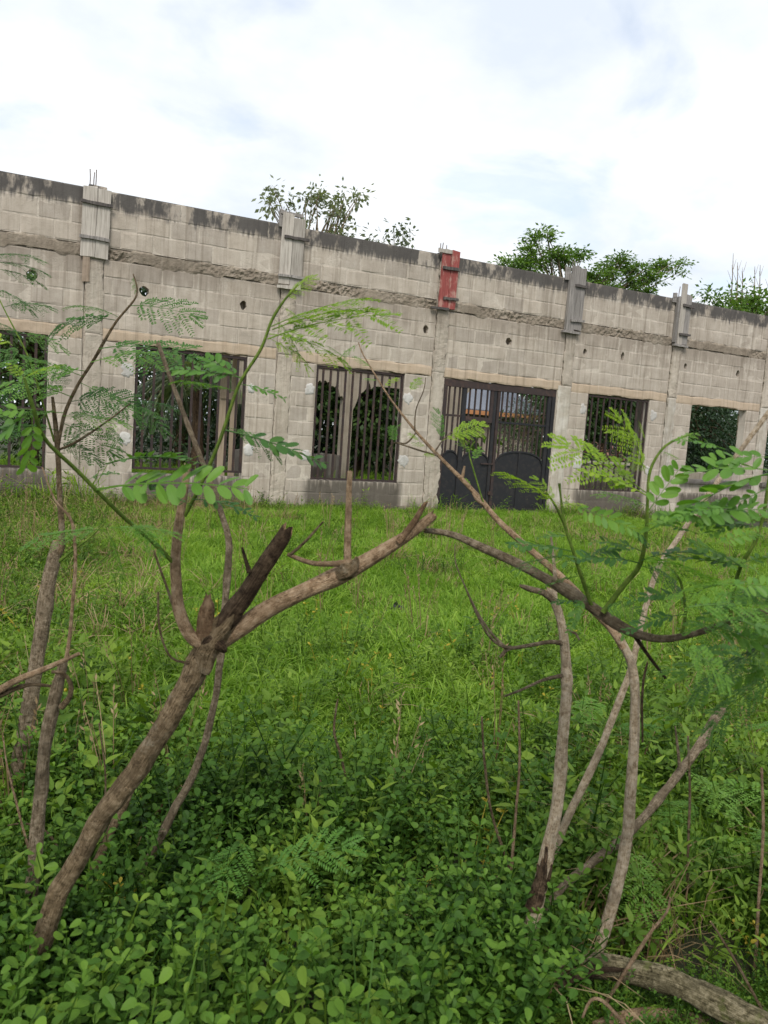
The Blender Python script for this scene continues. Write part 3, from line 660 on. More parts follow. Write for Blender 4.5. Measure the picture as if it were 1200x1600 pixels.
for i in range(46):
    xa = 14.9+i*.1; xb = xa+.1
    b.add([(xa,11.9,2.66),(xb,11.9,2.66),(xb,14.5,3.75),(xa,14.5,3.75),(xa+.03,11.9,2.70),(xa+.07,11.9,2.70),(xa+.07,14.5,3.79),(xa+.03,14.5,3.79)], [(0,3,2,1),(0,4,7,3),(4,5,6,7),(5,1,2,6)])
    b.add([(xa,14.5,3.75),(xb,14.5,3.75),(xb,17.1,2.66),(xa,17.1,2.66)], [(0,1,2,3)])
b.obj('roof', M['roof'], H)
b = MB(); b.box(14.88, 19.52, 11.86, 11.895, 2.50, 2.66); b.obj('fascia', M['fascia'], H)
b = MB(); b.box(15.95, 16.6, 12.36, 12.41, 1.1, 2.35); fr = b.obj('window', M['plaster'], H)
b = MB(); b.box(16.0, 16.55, 12.345, 12.358, 1.15, 2.3); b.obj('pane', M['glass'], fr)

# leaves
def leafquad(b, p, d, n, l, w, tint, fold=.18, bend=.0):
    """a pointed leaf: base, two shoulders each side, tip, folded on its midrib"""
    d = d.normalized(); sd = d.cross(n); 
    if sd.length < 1e-4: sd = d.orthogonal()
    sd.normalize(); nn = sd.cross(d)
    q = [p, p+d*l*.35+sd*w*.5+nn*w*fold, p+d*l*.75+sd*w*.36+nn*(w*fold-l*bend*.5), p+d*l-nn*l*bend, p+d*l*.75-sd*w*.36+nn*(w*fold-l*bend*.5), p+d*l*.35-sd*w*.5+nn*w*fold, p+d*l*.5-nn*l*bend*.2]
    b.add(q, [(0, 1, 6), (1, 2, 6), (2, 3, 6), (3, 4, 6), (4, 5, 6), (5, 0, 6)], tint)
def simple(b, p, d, n, l, w, tint):
    d = d.normalized(); sd = d.cross(n)
    if sd.length < 1e-4: sd = d.orthogonal()
    sd.normalize()
    b.add([p, p+d*l*.45+sd*w*.5, p+d*l, p+d*l*.45-sd*w*.5], [(0, 1, 2, 3)], tint)
def rv(s=1.0): return Vector((rnd.gauss(0, 1), rnd.gauss(0, 1), rnd.gauss(0, 1)))*s
def tree(name, label, cat, base, h, crown, leaf, bark, leafsize, nclump, nper, trunk_r=.12, clump_r=.45, flat=1.0, droop=.3, group=None, limbs=7, lean=(0, 0), narrow=.5):
    """crown: list of ellipsoids (dx, dy, z, rx, ry, rz) relative to the base"""
    o = thing(name, label, cat, base, group); base = Vector(base)
    b = MB(); top = base+Vector((lean[0], lean[1], h*.62))
    tube(b, [base-Vector((0, 0, .1)), base+Vector((lean[0]*.3+.06, lean[1]*.3, h*.3)), top], [trunk_r*1.2, trunk_r, trunk_r*.6], 8, .15, .15, rnd.uniform(0, 9))
    c = MB(); tot = sum((e[3]*e[4]*e[5])**.6 for e in crown)
    for e in crown:
        ce = base+Vector(e[:3])
        kk = max(2, int(nclump*((e[3]*e[4]*e[5])**.6)/tot)); ends = []
        for i in range(kk):
            v = rv(); v.normalize(); v *= rnd.uniform(.35, 1.0)**.6
            q = ce+Vector((v.x*e[3], v.y*e[4], v.z*e[5])); ends.append(q)
            sh = rnd.random()
            for k in range(int(nper*rnd.uniform(.5, 1.4))):
                w = rv(clump_r*.5); w.z *= flat
                d = (w+Vector((v.x, v.y, -droop))*.3+rv(.15)).normalized()
                nrm = (Vector((0, 0, 1))+rv(.5)).normalized()
                leafq = q+w; ls = leafsize*rnd.uniform(.6, 1.3)
                simple(c, leafq, d, nrm, ls, ls*narrow, min(1, max(0, .25+.5*sh+rnd.uniform(-.2, .25))))
        for q in rnd.sample(ends, min(limbs, len(ends))):
            m = top.lerp(q, .5)+Vector((0, 0, .15))+rv(.12); r0 = trunk_r*.45
            s0 = base.lerp(top, rnd.uniform(.7, 1.0))
            r0 = min(r0, .05); tube(b, [s0, m, q], [r0, r0*.5, r0*.2], 5, .2, .1, rnd.uniform(0, 9))
    b.obj('trunk', bark, o, True); c.obj('crown', leaf, o); return o
BG = 'trees behind the building'
tree('tree', 'sparse grey-green tree rising above the wall beside the second pale shuttering', 'tree', (7.6, 8, 0), 8.2, [(-1.1, 0, 7.75, .5, .5, .35), (-.2, 0, 7.95, .5, .5, .5), (.9, 0, 7.6, .5, .6, .75), (1.2, .2, 8.2, .55, .5, .35), (.3, 0, 6.9, 1.6, .8, .5), (0, 0, 5.6, 1.6, 1.2, 1.2)], M['tree_grey'], M['bark_grey'], .17, 105, 30, .1, .27, 1, .5, BG, 85)
tree('tree', 'small wispy sapling top showing above the wall left of the red shuttering', 'tree', (10.5, 8, 0), 7.9, [(-.2, 0, 7.75, .35, .3, .28), (.4, 0, 7.45, .4, .3, .3), (-.5, 0, 7.1, .9, .4, .3), (0, 0, 6.2, 1.0, .8, .8)], M['tree_grey'], M['bark_grey'], .17, 40, 20, .06, .27, 1, .5, BG, 30)
tree('tree', 'spreading flat-topped green tree behind the wall above the right pillars', 'tree', (18.6, 10, 0), 8.4, [(-2.6, 0, 7.75, .7, .7, .28), (-1.5, 0, 8.3, .8, .7, .45), (-1.55, 0, 9.0, .35, .4, .42), (-.3, 0, 8.45, .7, .7, .35), (1.2, 0, 7.95, .9, .8, .35), (1.9, 0, 8.65, .55, .6, .25), (3.0, 0, 7.8, .7, .7, .35), (3.6, 0, 8.4, .9, .7, .35), (4.9, 0, 8.9, .7, .6, .25), (0, 0, 7.2, 3, 1.3, .5)], M['tree_bright'], M['bark_grey'], .15, 190, 75, .18, .36, .4, .2, BG, 9)
t4 = tree('tree', 'bushy green tree top at the far right edge above the wall', 'tree', (27.2, 9, 0), 8.2, [(-2.4, 0, 7.8, .4, .4, .35), (-.7, 0, 8.0, .6, .6, .35), (.6, 0, 7.85, 1.0, .7, .4), (1.6, 0, 7.75, .8, .6, .5), (0, 0, 7, 2.4, 1.4, .7)], M['tree_bright'], M['bark_grey'], .2, 90, 45, .15, .42, .8, .3, BG, 14)
b = MB()
for (x, z) in ((25.7, 9.6), (26.0, 9.3), (27.0, 9.3), (27.3, 9.4), (27.9, 9.7), (28.2, 9.2), (26.3, 9.0)):
    p = Vector((x, 9, z)); tube(b, [Vector((x+.2, 9, 7.4)), Vector((x+.12, 9, 8.5)), p], [.03, .02, .008], 5, .2)
    for k in range(3): tube(b, [Vector((x+.1, 9, 8.5+.25*k)), Vector((x-.2+.2*k, 9, 8.9+.25*k))], [.012, .006], 4, .2)
b.obj('bare_branch', M['bark_grey'], t4)
# trees that fill the openings
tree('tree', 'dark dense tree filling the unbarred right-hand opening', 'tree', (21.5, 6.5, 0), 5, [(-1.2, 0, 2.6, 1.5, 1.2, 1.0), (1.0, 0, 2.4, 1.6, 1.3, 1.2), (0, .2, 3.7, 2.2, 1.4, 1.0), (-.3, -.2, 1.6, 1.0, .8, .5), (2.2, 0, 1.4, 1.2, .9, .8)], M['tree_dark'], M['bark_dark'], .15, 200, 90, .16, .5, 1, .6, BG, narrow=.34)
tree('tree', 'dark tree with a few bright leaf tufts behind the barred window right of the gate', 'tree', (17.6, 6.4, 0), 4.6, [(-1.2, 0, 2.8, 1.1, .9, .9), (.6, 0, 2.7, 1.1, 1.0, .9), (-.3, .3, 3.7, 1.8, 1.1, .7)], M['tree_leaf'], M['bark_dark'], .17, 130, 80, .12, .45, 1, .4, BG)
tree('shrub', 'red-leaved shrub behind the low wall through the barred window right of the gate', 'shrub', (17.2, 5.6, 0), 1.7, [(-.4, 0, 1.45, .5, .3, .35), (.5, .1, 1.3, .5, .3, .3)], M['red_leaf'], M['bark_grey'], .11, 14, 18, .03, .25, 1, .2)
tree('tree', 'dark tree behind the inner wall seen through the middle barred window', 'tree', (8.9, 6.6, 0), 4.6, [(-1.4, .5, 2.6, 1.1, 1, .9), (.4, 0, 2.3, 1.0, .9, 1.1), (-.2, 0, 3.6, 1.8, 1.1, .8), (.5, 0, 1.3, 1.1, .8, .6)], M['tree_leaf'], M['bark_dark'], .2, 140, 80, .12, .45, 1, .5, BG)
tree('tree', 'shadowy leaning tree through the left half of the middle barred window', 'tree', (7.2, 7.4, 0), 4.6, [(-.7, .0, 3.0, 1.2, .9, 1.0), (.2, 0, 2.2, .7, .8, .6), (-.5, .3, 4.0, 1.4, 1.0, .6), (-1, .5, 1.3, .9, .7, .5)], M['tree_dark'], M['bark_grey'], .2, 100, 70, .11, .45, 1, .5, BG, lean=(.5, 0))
tree('tree', 'feathery grey-green shrub tree behind the right leaf of the gate', 'tree', (14.6, 6.6, 0), 3.3, [(0, 0, 1.8, .85, .6, .9), (.3, 0, 2.6, .6, .5, .5), (1.1, 0, 2.0, .6, .6, 1.1)], M['tree_leaf'], M['bark_grey'], .1, 110, 70, .06, .35, 1, .3, BG, narrow=.25)
tree('banana_plant', 'broad-leaved bright plant behind the left leaf of the gate', 'plant', (11.6, 5.4, 0), 2.1, [(0, 0, 1.5, .6, .4, .45), (.6, 0, 1.7, .5, .4, .35)], M['tree_bright'], M['bark_grey'], .34, 16, 9, .04, .3, 1, .6, None, 4)
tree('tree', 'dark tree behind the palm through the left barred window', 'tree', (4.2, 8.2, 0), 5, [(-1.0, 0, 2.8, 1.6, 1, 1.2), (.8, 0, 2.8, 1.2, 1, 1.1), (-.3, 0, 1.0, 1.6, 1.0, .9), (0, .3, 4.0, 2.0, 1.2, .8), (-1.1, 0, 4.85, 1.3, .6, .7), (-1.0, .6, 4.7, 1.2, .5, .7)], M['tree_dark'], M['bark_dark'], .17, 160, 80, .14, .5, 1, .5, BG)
tree('tree', 'shadowy tree behind the barred opening at the left edge', 'tree', (.4, 4.6, 0), 4.5, [(-.6, 0, 2.2, 1.1, .8, 1.0), (.3, .3, 1.0, 1.0, .7, .8), (-.2, 0, 3.3, 1.3, 1.0, .7), (0, 0, 4.35, 1.1, .6, .4)], M['tree_leaf'], M['bark_dark'], .15, 110, 70, .1, .45, 1, .5, BG)
tree('tree', 'tall dark tree far behind the gate and right windows', 'tree', (24.5, 13, 0), 7, [(-2, 0, 3.5, 2.4, 1.4, 2.2), (1.5, 0, 3.2, 2.6, 1.4, 2.4), (4.5, 0, 3.0, 2.4, 1.4, 2.4)], M['tree_dark'], M['bark_dark'], .26, 170, 60, .2, .8, 1, .4, BG)
tree('tree', 'low dark thicket tree standing behind the middle of the building', 'tree', (11.0, 10.5, 0), 5, [(-2, 0, 2.2, 2.0, 1.2, 2.0), (.4, 0, 1.6, 1.6, 1.0, 1.4), (-4, 0, 2.2, 1.8, 1, 1.9)], M['tree_dark'], M['bark_dark'], .24, 150, 60, .15, .7, 1, .4, BG)
# far woodland, one mass seen only through the openings
b = MB()
for i in range(2600):
    x = rnd.uniform(-15, 85); y = 30+rnd.gauss(0, 2)+.1*abs(x-20); zt = 5.2+1.2*fbm(x*.2, 3.3)
    q = Vector((x, y, zt*rnd.random()**.8)); sh = rnd.random()
    for k in range(14): simple(b, q+rv(.45), rv(), rv(), rnd.uniform(.3, .6), rnd.uniform(.14, .28), min(1, max(0, .2+.6*sh+rnd.uniform(-.2, .2))))
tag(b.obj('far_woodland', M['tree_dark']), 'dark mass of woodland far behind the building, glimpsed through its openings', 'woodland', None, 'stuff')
# palm behind the left barred window
PB = Vector((4.0, 5.2, 0))
palm = thing('palm', 'grey-green feather palm behind the left barred window', 'palm', PB)
b = MB(); tube(b, [PB-Vector((0, 0, .1)), PB+Vector((.05, 0, 1.2)), PB+Vector((-.05, 0, 2.3))], [.17, .14, .12], 10, .12, .2); b.obj('trunk', M['bark_dark'], palm, True)
def palm_frond(seed):
    rr = random.Random(seed); b = MB(); pts = []
    for i in range(26):
        s = i/25; pts.append(Vector((s*2.0-.25*s*s, 0, .75*s-1.75*s*s)))
    tube(b, pts, [.022*(1-.8*i/25) for i in range(26)], 4, .2, tint=.7)
    for i in range(3, 26):
        t = (pts[min(i+1, 25)]-pts[i-1]).normalized()
        for sg in (-1, 1):
            for q in range(2):
                l = .62*math.sin(math.pi*(.15+.8*i/26))*rr.uniform(.8, 1.15); d = (t*.75+Vector((0, sg, 0))*.75+Vector((0, 0, rr.uniform(-.5, .15)))).normalized()
                p = pts[i]-t*.035*q; tip = d*l+Vector((0, 0, -.35*l*l*2)); tn = rr.random()
                sd = Vector((.02, 0, 0)); m_ = p+d*l*.5
                b.add([p, m_+sd, p+tip, m_-sd], [(0, 1, 2, 3)], tn)
    return b.mesh('frond', M['palm'])
pm = [palm_frond(i) for i in range(3)]
for i in range(17):
    o = link('frond', pm[i % 3]); o.location = PB+Vector((-.05, 0, 2.3+.02*i)); o.rotation_euler = (rnd.uniform(-.2, .2), rnd.uniform(-.75, .35), i*2.4+rnd.uniform(-.2, .2)); attach(o, palm)

# ------------------------------------------------------------------ plants in the yard: compound leaves
def frond_bip(seed, mat):
    """twice-divided leaf, unit length along x"""
    rr = random.Random(seed); b = MB(); npair = rr.choice((4, 5, 6)); droop = rr.uniform(.1, .3)
    def rach(s): return Vector((s, 0, .1*s-droop*s*s))
    tube(b, [rach(i/6) for i in range(7)], [.008*(1-.6*i/6) for i in range(7)], 3, .2, tint=.5)
    for k in range(npair+1):
        s = .2+.8*k/npair; base = rach(s); tg = (rach(s+.02)-rach(s-.02)).normalized()
        pl = .46*math.sin(math.pi*(.22+.55*(k/npair)))*rr.uniform(.85, 1.1)
        for sg in (-1, 1):
            ang = R(rr.uniform(42, 62)) if k < npair else R(22)
            d = (tg*math.cos(ang)+Vector((0, sg*math.sin(ang), 0))+Vector((0, 0, rr.uniform(-.12, .05)))).normalized(); sag = rr.uniform(.1, .4)
            nl = 12; pn = Vector((0, 0, 1)); sd = pn.cross(d).normalized()
            last = base
            for j in range(1, nl+1):
                u = j/nl; q = base+d*pl*u+Vector((0, 0, -sag*pl*u*u))
                for s2 in (-1, 1):
                    ll = .085*math.sin(math.pi*(.25+.55*u))*rr.uniform(.85, 1.1); dd = (sd*s2*.9+d*.5+Vector((0, 0, rr.uniform(-.3, .25)))).normalized()
                    simple(b, q, dd, Vector((0, 0, 1))+Vector((rr.uniform(-.3, .3), rr.uniform(-.3, .3), 0)), ll, .031, min(1, max(0, .5+rr.uniform(-.25, .25))))
            b.add([base+Vector((0, 0, .003)), base-Vector((0, 0, .003)), base+d*pl+Vector((0, 0, -sag*pl))], [(0, 1, 2)], .6)
    return b.mesh('frond', mat)
def frond_pin(seed, mat, npair=7, lw=(.24, .135)):
    """once-divided leaf with oval leaflets, unit length along x"""
    rr = random.Random(seed); b = MB(); droop = rr.uniform(.1, .3)
    def rach(s): return Vector((s, 0, .1*s-droop*s*s))
    tube(b, [rach(i/6) for i in range(7)], [.009*(1-.5*i/6) for i in range(7)], 4, .2, tint=.5)
    for k in range(npair):
        s = .2+.78*k/(npair-1); base = rach(s); l = lw[0]*(1-.25*abs(k/(npair-1)-.4)*2)*rr.uniform(.85, 1.1)
        for sg in (-1, 1):
            d = Vector((rr.uniform(.45, .95), sg*.9, rr.uniform(-.45, .3))).normalized(); sd = Vector((rr.uniform(-.5, .5), rr.uniform(-.5, .5), 1)).cross(d).normalized(); nn = d.cross(sd)
            fold = rr.uniform(.05, .25); ring_ = []
            for i in range(10):
                a = 2*math.pi*i/10; x = .5-.5*math.cos(a); y = .5*math.sin(a)*(1-.15*math.cos(a))
                ring_.append(base+d*l*(.06+.94*x)+sd*lw[1]*(l/lw[0])*y+nn*(abs(y)*fold*lw[1]-.05*x*x*l))
            b.add(ring_+[base+d*l*.5], [(i, (i+1) % 10, 10) for i in range(10)], min(1, max(0, .5+rr.uniform(-.3, .3))))
    return b.mesh('frond', mat)
FM = {}
def frond_mesh(kind, mat):
    k = (kind, mat)
    if k not in FM:
        FM[k] = [frond_bip(hash(k[1]) % 97+i if False else 31*len(FM)+i, M[mat]) for i in range(4)] if kind == 'b' else [frond_pin(31*len(FM)+i, M[mat], *( (11, (.2, .08)) if kind == 'p' else (6, (.36, .17)) )) for i in range(3)]
    return rnd.choice(FM[k])
def frond(parent, x0, y0, x1, y1, d, kind='b', mat='frond', dd=None, grow=1.15):
    a = P(x0, y0, d); e = P(x1, y1, d+(rnd.uniform(-.4, .4)*math.hypot(x1-x0, y1-y0)/FPX*d if dd is None else dd)); v = e-a; l = v.length*grow
    x = v.normalized(); z = (Vector((0, 0, 1))+rv(.22)-fw*rnd.uniform(.1, .75)); y = z.cross(x)
    if y.length < .05: y = x.orthogonal()
    y.normalize(); z = x.cross(y)
    o = link('frond', frond_mesh(kind, mat)); o.matrix_world = Matrix(((x.x*l, y.x*l, z.x*l, a.x), (x.y*l, y.y*l, z.y*l, a.y), (x.z*l, y.z*l, z.z*l, a.z), (0, 0, 0, 1)))
    loc, rot, sc = o.matrix_world.decompose(); o.location, o.rotation_mode, o.rotation_quaternion, o.scale = loc, 'QUATERNION', rot, sc
    attach(o, parent); return o
def foot(px, py, d):
    v = P(px, py, d); return Vector((v.x, v.y, 0))

# A: the cut, leaning tree in the foreground
A = thing('cut_tree', 'thick leaning brown trunk cut back to dark stubs, with one long bare bough', 'tree', foot(75, 1450, 1.93))
limb('trunk', A, [(72, 1450, 31, 1.93), (103, 1375, 30, 1.93), (150, 1290, 30, 1.92), (205, 1212, 31, 1.91), (258, 1132, 33, 1.9), (298, 1062, 34, 1.9), (325, 1005, 33, 1.9), (338, 985, 24, 1.9)], M['bark_brown'], 20, True, .17, .01, 1.0, .014)
limb('knot', A, [(318, 1050, 22, 1.89), (326, 1020, 40, 1.885), (340, 990, 42, 1.88), (362, 965, 28, 1.88), (372, 945, 12, 1.88)], M['bark_brown'], 16, False, .45, .01, 4.0, .01)
limb('scar', A, [(318, 1008, 12, 1.868), (332, 1000, 22, 1.862), (345, 1008, 20, 1.862), (352, 1018, 8, 1.868)], M['bark_dark'], 10, False, .5, .0, 14.0, .006)
limb('dark_stub', A, [(335, 1005, 27, 1.89), (352, 972, 33, 1.885), (388, 922, 30, 1.88), (420, 872, 26, 1.87), (449, 828, 21, 1.87)], M['bark_dark'], 14, False, .22, .018, 2.0, .015)
limb('broken_stub', A, [(322, 1005, 28, 1.88), (320, 975, 25, 1.875), (324, 950, 22, 1.87), (326, 936, 13, 1.87)], M['cut'], 12, False, .35, .02, 3.0, .01)
limb('bough', A, [(340, 1003, 32, 1.9), (375, 980, 30, 1.9), (420, 951, 26, 1.9), (480, 922, 25, 1.9), (545, 892, 25, 1.9), (600, 860, 21, 1.89), (640, 834, 17, 1.88), (678, 805, 14, 1.88)], M['bark_tan'], 14, False, .12, .012, 5.0, .02)
limb('splinter', A, [(622, 848, 12, 1.87), (642, 822, 11, 1.87), (665, 786, 6, 1.86)], M['cut'], 8, False, .2, .02, 6.0)
limb('knot', A, [(528, 900, 16, 1.885), (543, 891, 27, 1.88), (553, 884, 17, 1.875), (557, 872, 7, 1.875)], M['bark_brown'], 12, False, .4, .01, 7.0, .008)
limb('shoot', A, [(544, 890, 14, 1.88), (543, 860, 11, 1.88), (545, 800, 10, 1.88), (547, 736, 8, 1.88)], M['bark_tan'], 10, False, .08, .004)
limb('twig', A, [(540, 880, 12, 1.88), (515, 881, 9, 1.87), (485, 879, 8, 1.86), (449, 866, 6, 1.85)], M['bark_tan'], 8, False, .1)
limb('twig', A, [(452, 868, 6, 1.85), (475, 848, 5, 1.84), (505, 815, 3, 1.83)], M['bark_brown'], 6, False, .1)
limb('twig', A, [(390, 895, 9, 1.86), (384, 875, 6, 1.86), (378, 855, 4, 1.86)], M['bark_dark'], 6)
limb('shoot', A, [(318, 1006, 24, 1.88), (296, 992, 20, 1.87), (279, 950, 17, 1.86), (274, 890, 16, 1.85), (279, 820, 14, 1.84), (288, 765, 12, 1.83), (293, 726, 11, 1.83)], M['bark_tan'], 12, False, .08, .004, 8.0)
limb('green_stem', A, [(275, 884, 6.5, 1.85), (240, 848, 6.5, 1.8), (190, 805, 6.5, 1.72), (120, 735, 6.5, 1.62), (70, 685, 6.5, 1.55), (50, 630, 5.8, 1.5), (38, 590, 4.3, 1.48)], M['green_stem'], 8, False, .03)
limb('green_stem', A, [(289, 806, 5.8, 1.84), (318, 748, 5.8, 1.8), (345, 685, 5.8, 1.77), (372, 605, 5.0, 1.74), (408, 545, 5.0, 1.72), (425, 500, 4.3, 1.71), (445, 468, 3.6, 1.7), (466, 445, 2.2, 1.7)], M['green_stem'], 8, False, .03)
limb('twig', A, [(240, 860, 3, 1.9), (256, 905, 4, 1.9), (275, 960, 5, 1.9)], M['bark_brown'], 6)
limb('twig', A, [(247, 925, 3, 1.85), (250, 985, 4, 1.85), (268, 1028, 4, 1.86), (303, 1036, 5, 1.88)], M['bark_brown'], 6)
for a in ((136, 750, 175, 735, 'p', 'frond'), (150, 765, 345, 745, 'p', 'frond_mid'), (165, 725, 285, 700, 'p', 'frond'), (205, 745, 262, 770, 'p', 'frond')): frond(A, a[0], a[1], a[2], a[3], 1.66, a[4], a[5])
for a in ((166, 828, 75, 832), (166, 828, 192, 884), (205, 815, 242, 850), (170, 825, 250, 826)): frond(A, *a, 1.6, 'b', 'frond_mid')
for a in ((52, 640, -20, 690, 'q', 'frond_mid'), (50, 650, 48, 720, 'q', 'frond_mid'), (38, 590, 76, 572, 'b', 'frond_bright'), (38, 590, 20, 572, 'b', 'frond_bright'), (52, 640, -10, 640, 'q', 'frond_mid'), (20, 540, -15, 520, 'q', 'frond_bright')): frond(A, a[0], a[1], a[2], a[3], 1.48, a[4], a[5])
for a in ((378, 590, 283, 578, 'p', 'frond_mid'), (376, 592, 330, 560, 'q', 'frond_mid'), (374, 600, 437, 614, 'p', 'frond_mid'), (370, 612, 300, 596, 'b', 'frond_mid'), (352, 672, 486, 714, 'p', 'frond'), (356, 668, 420, 690, 'b', 'frond'), (318, 748, 300, 735, 'b', 'frond'), (300, 780, 385, 788, 'p', 'frond'), (300, 790, 250, 770, 'p', 'frond')): frond(A, a[0], a[1], a[2], a[3], 1.74, a[4], a[5])
for a in ((418, 530, 553, 492), (420, 522, 515, 536), (424, 510, 535, 472), (430, 500, 465, 535), (445, 468, 474, 438), (440, 478, 470, 500), (420, 528, 470, 560)): frond(A, *a, 1.71, 'b', 'frond_bright')
frond(A, 425, 515, 545, 480, 1.73, 'b', 'frond_bright'); frond(A, 540, 560, 520, 545, 1.75, 'b', 'frond_bright')

# left sapling with fine fronds
LD = 3.0
G1 = thing('sapling', 'feathery sapling with grey-brown stem in front of the left windows', 'sapling', foot(30, 1200, LD))
limb('trunk', G1, [(30, 1200, 25, LD), (46, 1110, 24, LD), (62, 1000, 22, LD), (74, 920, 21, LD), (84, 872, 20, LD), (90, 845, 14, LD)], M['bark_grey'], 12, True, .15, .006)
limb('stem', G1, [(86, 872, 13, LD), (97, 845, 10, LD), (93, 770, 8, LD), (89, 690, 8, LD), (84, 640, 6, LD), (82, 620, 4, LD)], M['bark_brown'], 8, False, .08)
limb('branch', G1, [(90, 700, 5, LD), (100, 650, 6, LD), (120, 605, 5, LD), (148, 560, 5, LD), (180, 505, 4, LD), (213, 462, 3, LD), (208, 428, 2, LD)], M['bark_brown'], 7, False, .05)
limb('branch', G1, [(93, 702, 4, LD), (120, 690, 4, LD), (165, 660, 3, LD), (204, 630, 2, LD)], M['bark_brown'], 6)
limb('branch', G1, [(88, 880, 7, LD), (112, 862, 4, LD), (140, 840, 3, LD), (165, 815, 2, LD)], M['green_stem'], 6)
limb('branch', G1, [(85, 690, 4, LD), (70, 640, 3, LD), (45, 560, 3, LD), (10, 490, 2, LD), (-15, 440, 2, LD)], M['green_stem'], 6)
for a in ((180, 500, 100, 492), (184, 495, 130, 470), (200, 478, 282, 480), (196, 484, 250, 460), (150, 556, 90, 500), (150, 553, 110, 520), (155, 545, 272, 535), (158, 548, 250, 518), (142, 566, 235, 548), (135, 580, 60, 575), (130, 588, 40, 560), (118, 610, 178, 572), (112, 620, 28, 592), (108, 628, 182, 618), (100, 645, 20, 645), (98, 650, 175, 656), (95, 660, 160, 690), (90, 672, 8, 660), (88, 690, 142, 705), (120, 605, 190, 590), (125, 598, 200, 640), (105, 640, 150, 630), (88, 700, 30, 720), (90, 705, 130, 740), (204, 630, 258, 626), (202, 632, 246, 655), (170, 656, 128, 640), (165, 662, 185, 690), (150, 668, 110, 680), (208, 430, 213, 450), (95, 640, 60, 600), (100, 648, 140, 610), (84, 640, 60, 655), (140, 575, 170, 600), (60, 600, 5, 610), (66, 620, 90, 590)):
    if rnd.random() < .78: frond(G1, *a, LD+rnd.uniform(-.2, .2), 'b', 'frond' if rnd.random() < .75 else 'frond_mid', None, 1.1)
for a in ((40, 545, -20, 560), (30, 520, 85, 530), (5, 480, 58, 470), (-10, 450, 40, 470), (-15, 410, 50, 412), (-15, 400, 40, 392), (-10, 420, 48, 428), (-20, 500, 22, 512)): frond(G1, *a, LD-.3, 'b', 'frond', None, 1.15)
# the two old stems at the left edge
G2 = thing('dead_sapling', 'split grey-brown stem with a thin curved shoot near the left edge', 'dead tree', foot(52, 1370, 2.14))
limb('trunk', G2, [(52, 1370, 20, 2.14), (62, 1260, 20, 2.14), (74, 1150, 19, 2.13), (88, 1080, 19, 2.12), (98, 1035, 14, 2.12)], M['bark_grey'], 12, True, .25, .02)
limb('shoot', G2, [(94, 1060, 8, 2.12), (105, 1020, 6, 2.12), (113, 950, 5, 2.12), (118, 880, 5, 2.12), (112, 815, 4.5, 2.12), (85, 780, 3, 2.12), (66, 730, 2, 2.12)], M['bark_tan'], 8, False, .06)
limb('side_branch', G2, [(96, 1105, 11, 2.11), (108, 1090, 9, 2.1), (110, 1068, 7, 2.09), (98, 1052, 6, 2.08), (80, 1050, 5, 2.07)], M['bark_brown'], 8)
G3 = thing('dead_branch', 'bare reddish-brown branch reaching in from the left edge', 'branch', foot(-90, 1150, 1.85))
limb('branch', G3, [(-120, 1150, 16, 1.85), (-40, 1102, 14, 1.85), (20, 1066, 11, 1.85), (70, 1045, 9, 1.86), (124, 1021, 6, 1.86)], M['bark_tan'], 10, True)
limb('fork', G3, [(-40, 1108, 11, 1.85), (10, 1082, 9, 1.86), (45, 1070, 7, 1.87), (80, 1072, 5, 1.88)], M['bark_brown'], 8)
# long dark stick
G4 = thing('bare_sapling', 'tall bare crooked stick leaning across the left barred window', 'sapling', foot(240, 1330, 2.49))
limb('trunk', G4, [(240, 1330, 14, 2.49), (270, 1270, 13, 2.5), (308, 1195, 12, 2.5), (335, 1100, 11, 2.5), (346, 1010, 11, 2.5), (353, 930, 10.5, 2.5), (357, 850, 10.5, 2.5), (347, 805, 9, 2.5), (325, 745, 8.5, 2.5), (300, 680, 7.5, 2.5), (275, 615, 7, 2.5), (255, 560, 6.5, 2.5), (247, 536, 6, 2.5)], M['bark_grey'], 10, True, .12, .01)
G5 = thing('stump_stem', 'short leaning brown stem behind the thick leaning trunk', 'dead tree', foot(160, 1340, 2.4))
limb('trunk', G5, [(155, 1340, 13, 2.4), (185, 1275, 14, 2.4), (212, 1215, 14, 2.4), (240, 1165, 10, 2.4), (262, 1120, 6, 2.4)], M['bark_brown'], 10, True, .2, .02)

# right group
Bt = thing('dead_tree', 'pale upright stem with rotten blackened foot and drooping dry twigs', 'dead tree', foot(838, 1405, 2.2))
limb('trunk', Bt, [(840, 1402, 23, 2.2), (856, 1325, 20, 2.2), (872, 1245, 18.5, 2.2), (881, 1150, 17.5, 2.2), (886, 1060, 16, 2.2), (880, 990, 14.5, 2.2), (868, 945, 13, 2.2), (858, 922, 12, 2.2)], M['bark_pale'], 14, True, .14, .012)
limb('rotten_foot', Bt, [(833, 1420, 25, 2.195), (840, 1395, 23, 2.19), (846, 1368, 16, 2.18), (850, 1345, 7, 2.178)], M['bark_dark'], 14, False, .4, .03)
for a in ((838, 1390, 840, 1350), (845, 1385, 854, 1322), (850, 1390, 862, 1350)): limb('rotten_strip', Bt, [(a[0], a[1], 9, 2.186), ((a[0]+a[2])/2+2, (a[1]+a[3])/2, 8, 2.184), (a[2], a[3], 3, 2.186)], M['bark_dark'], 7, False, .5, .0)
limb('dead_stub', Bt, [(868, 940, 14, 2.2), (850, 926, 11, 2.19), (828, 920, 9, 2.18), (812, 915, 5, 2.17)], M['bark_grey'], 9, False, .3, .01)
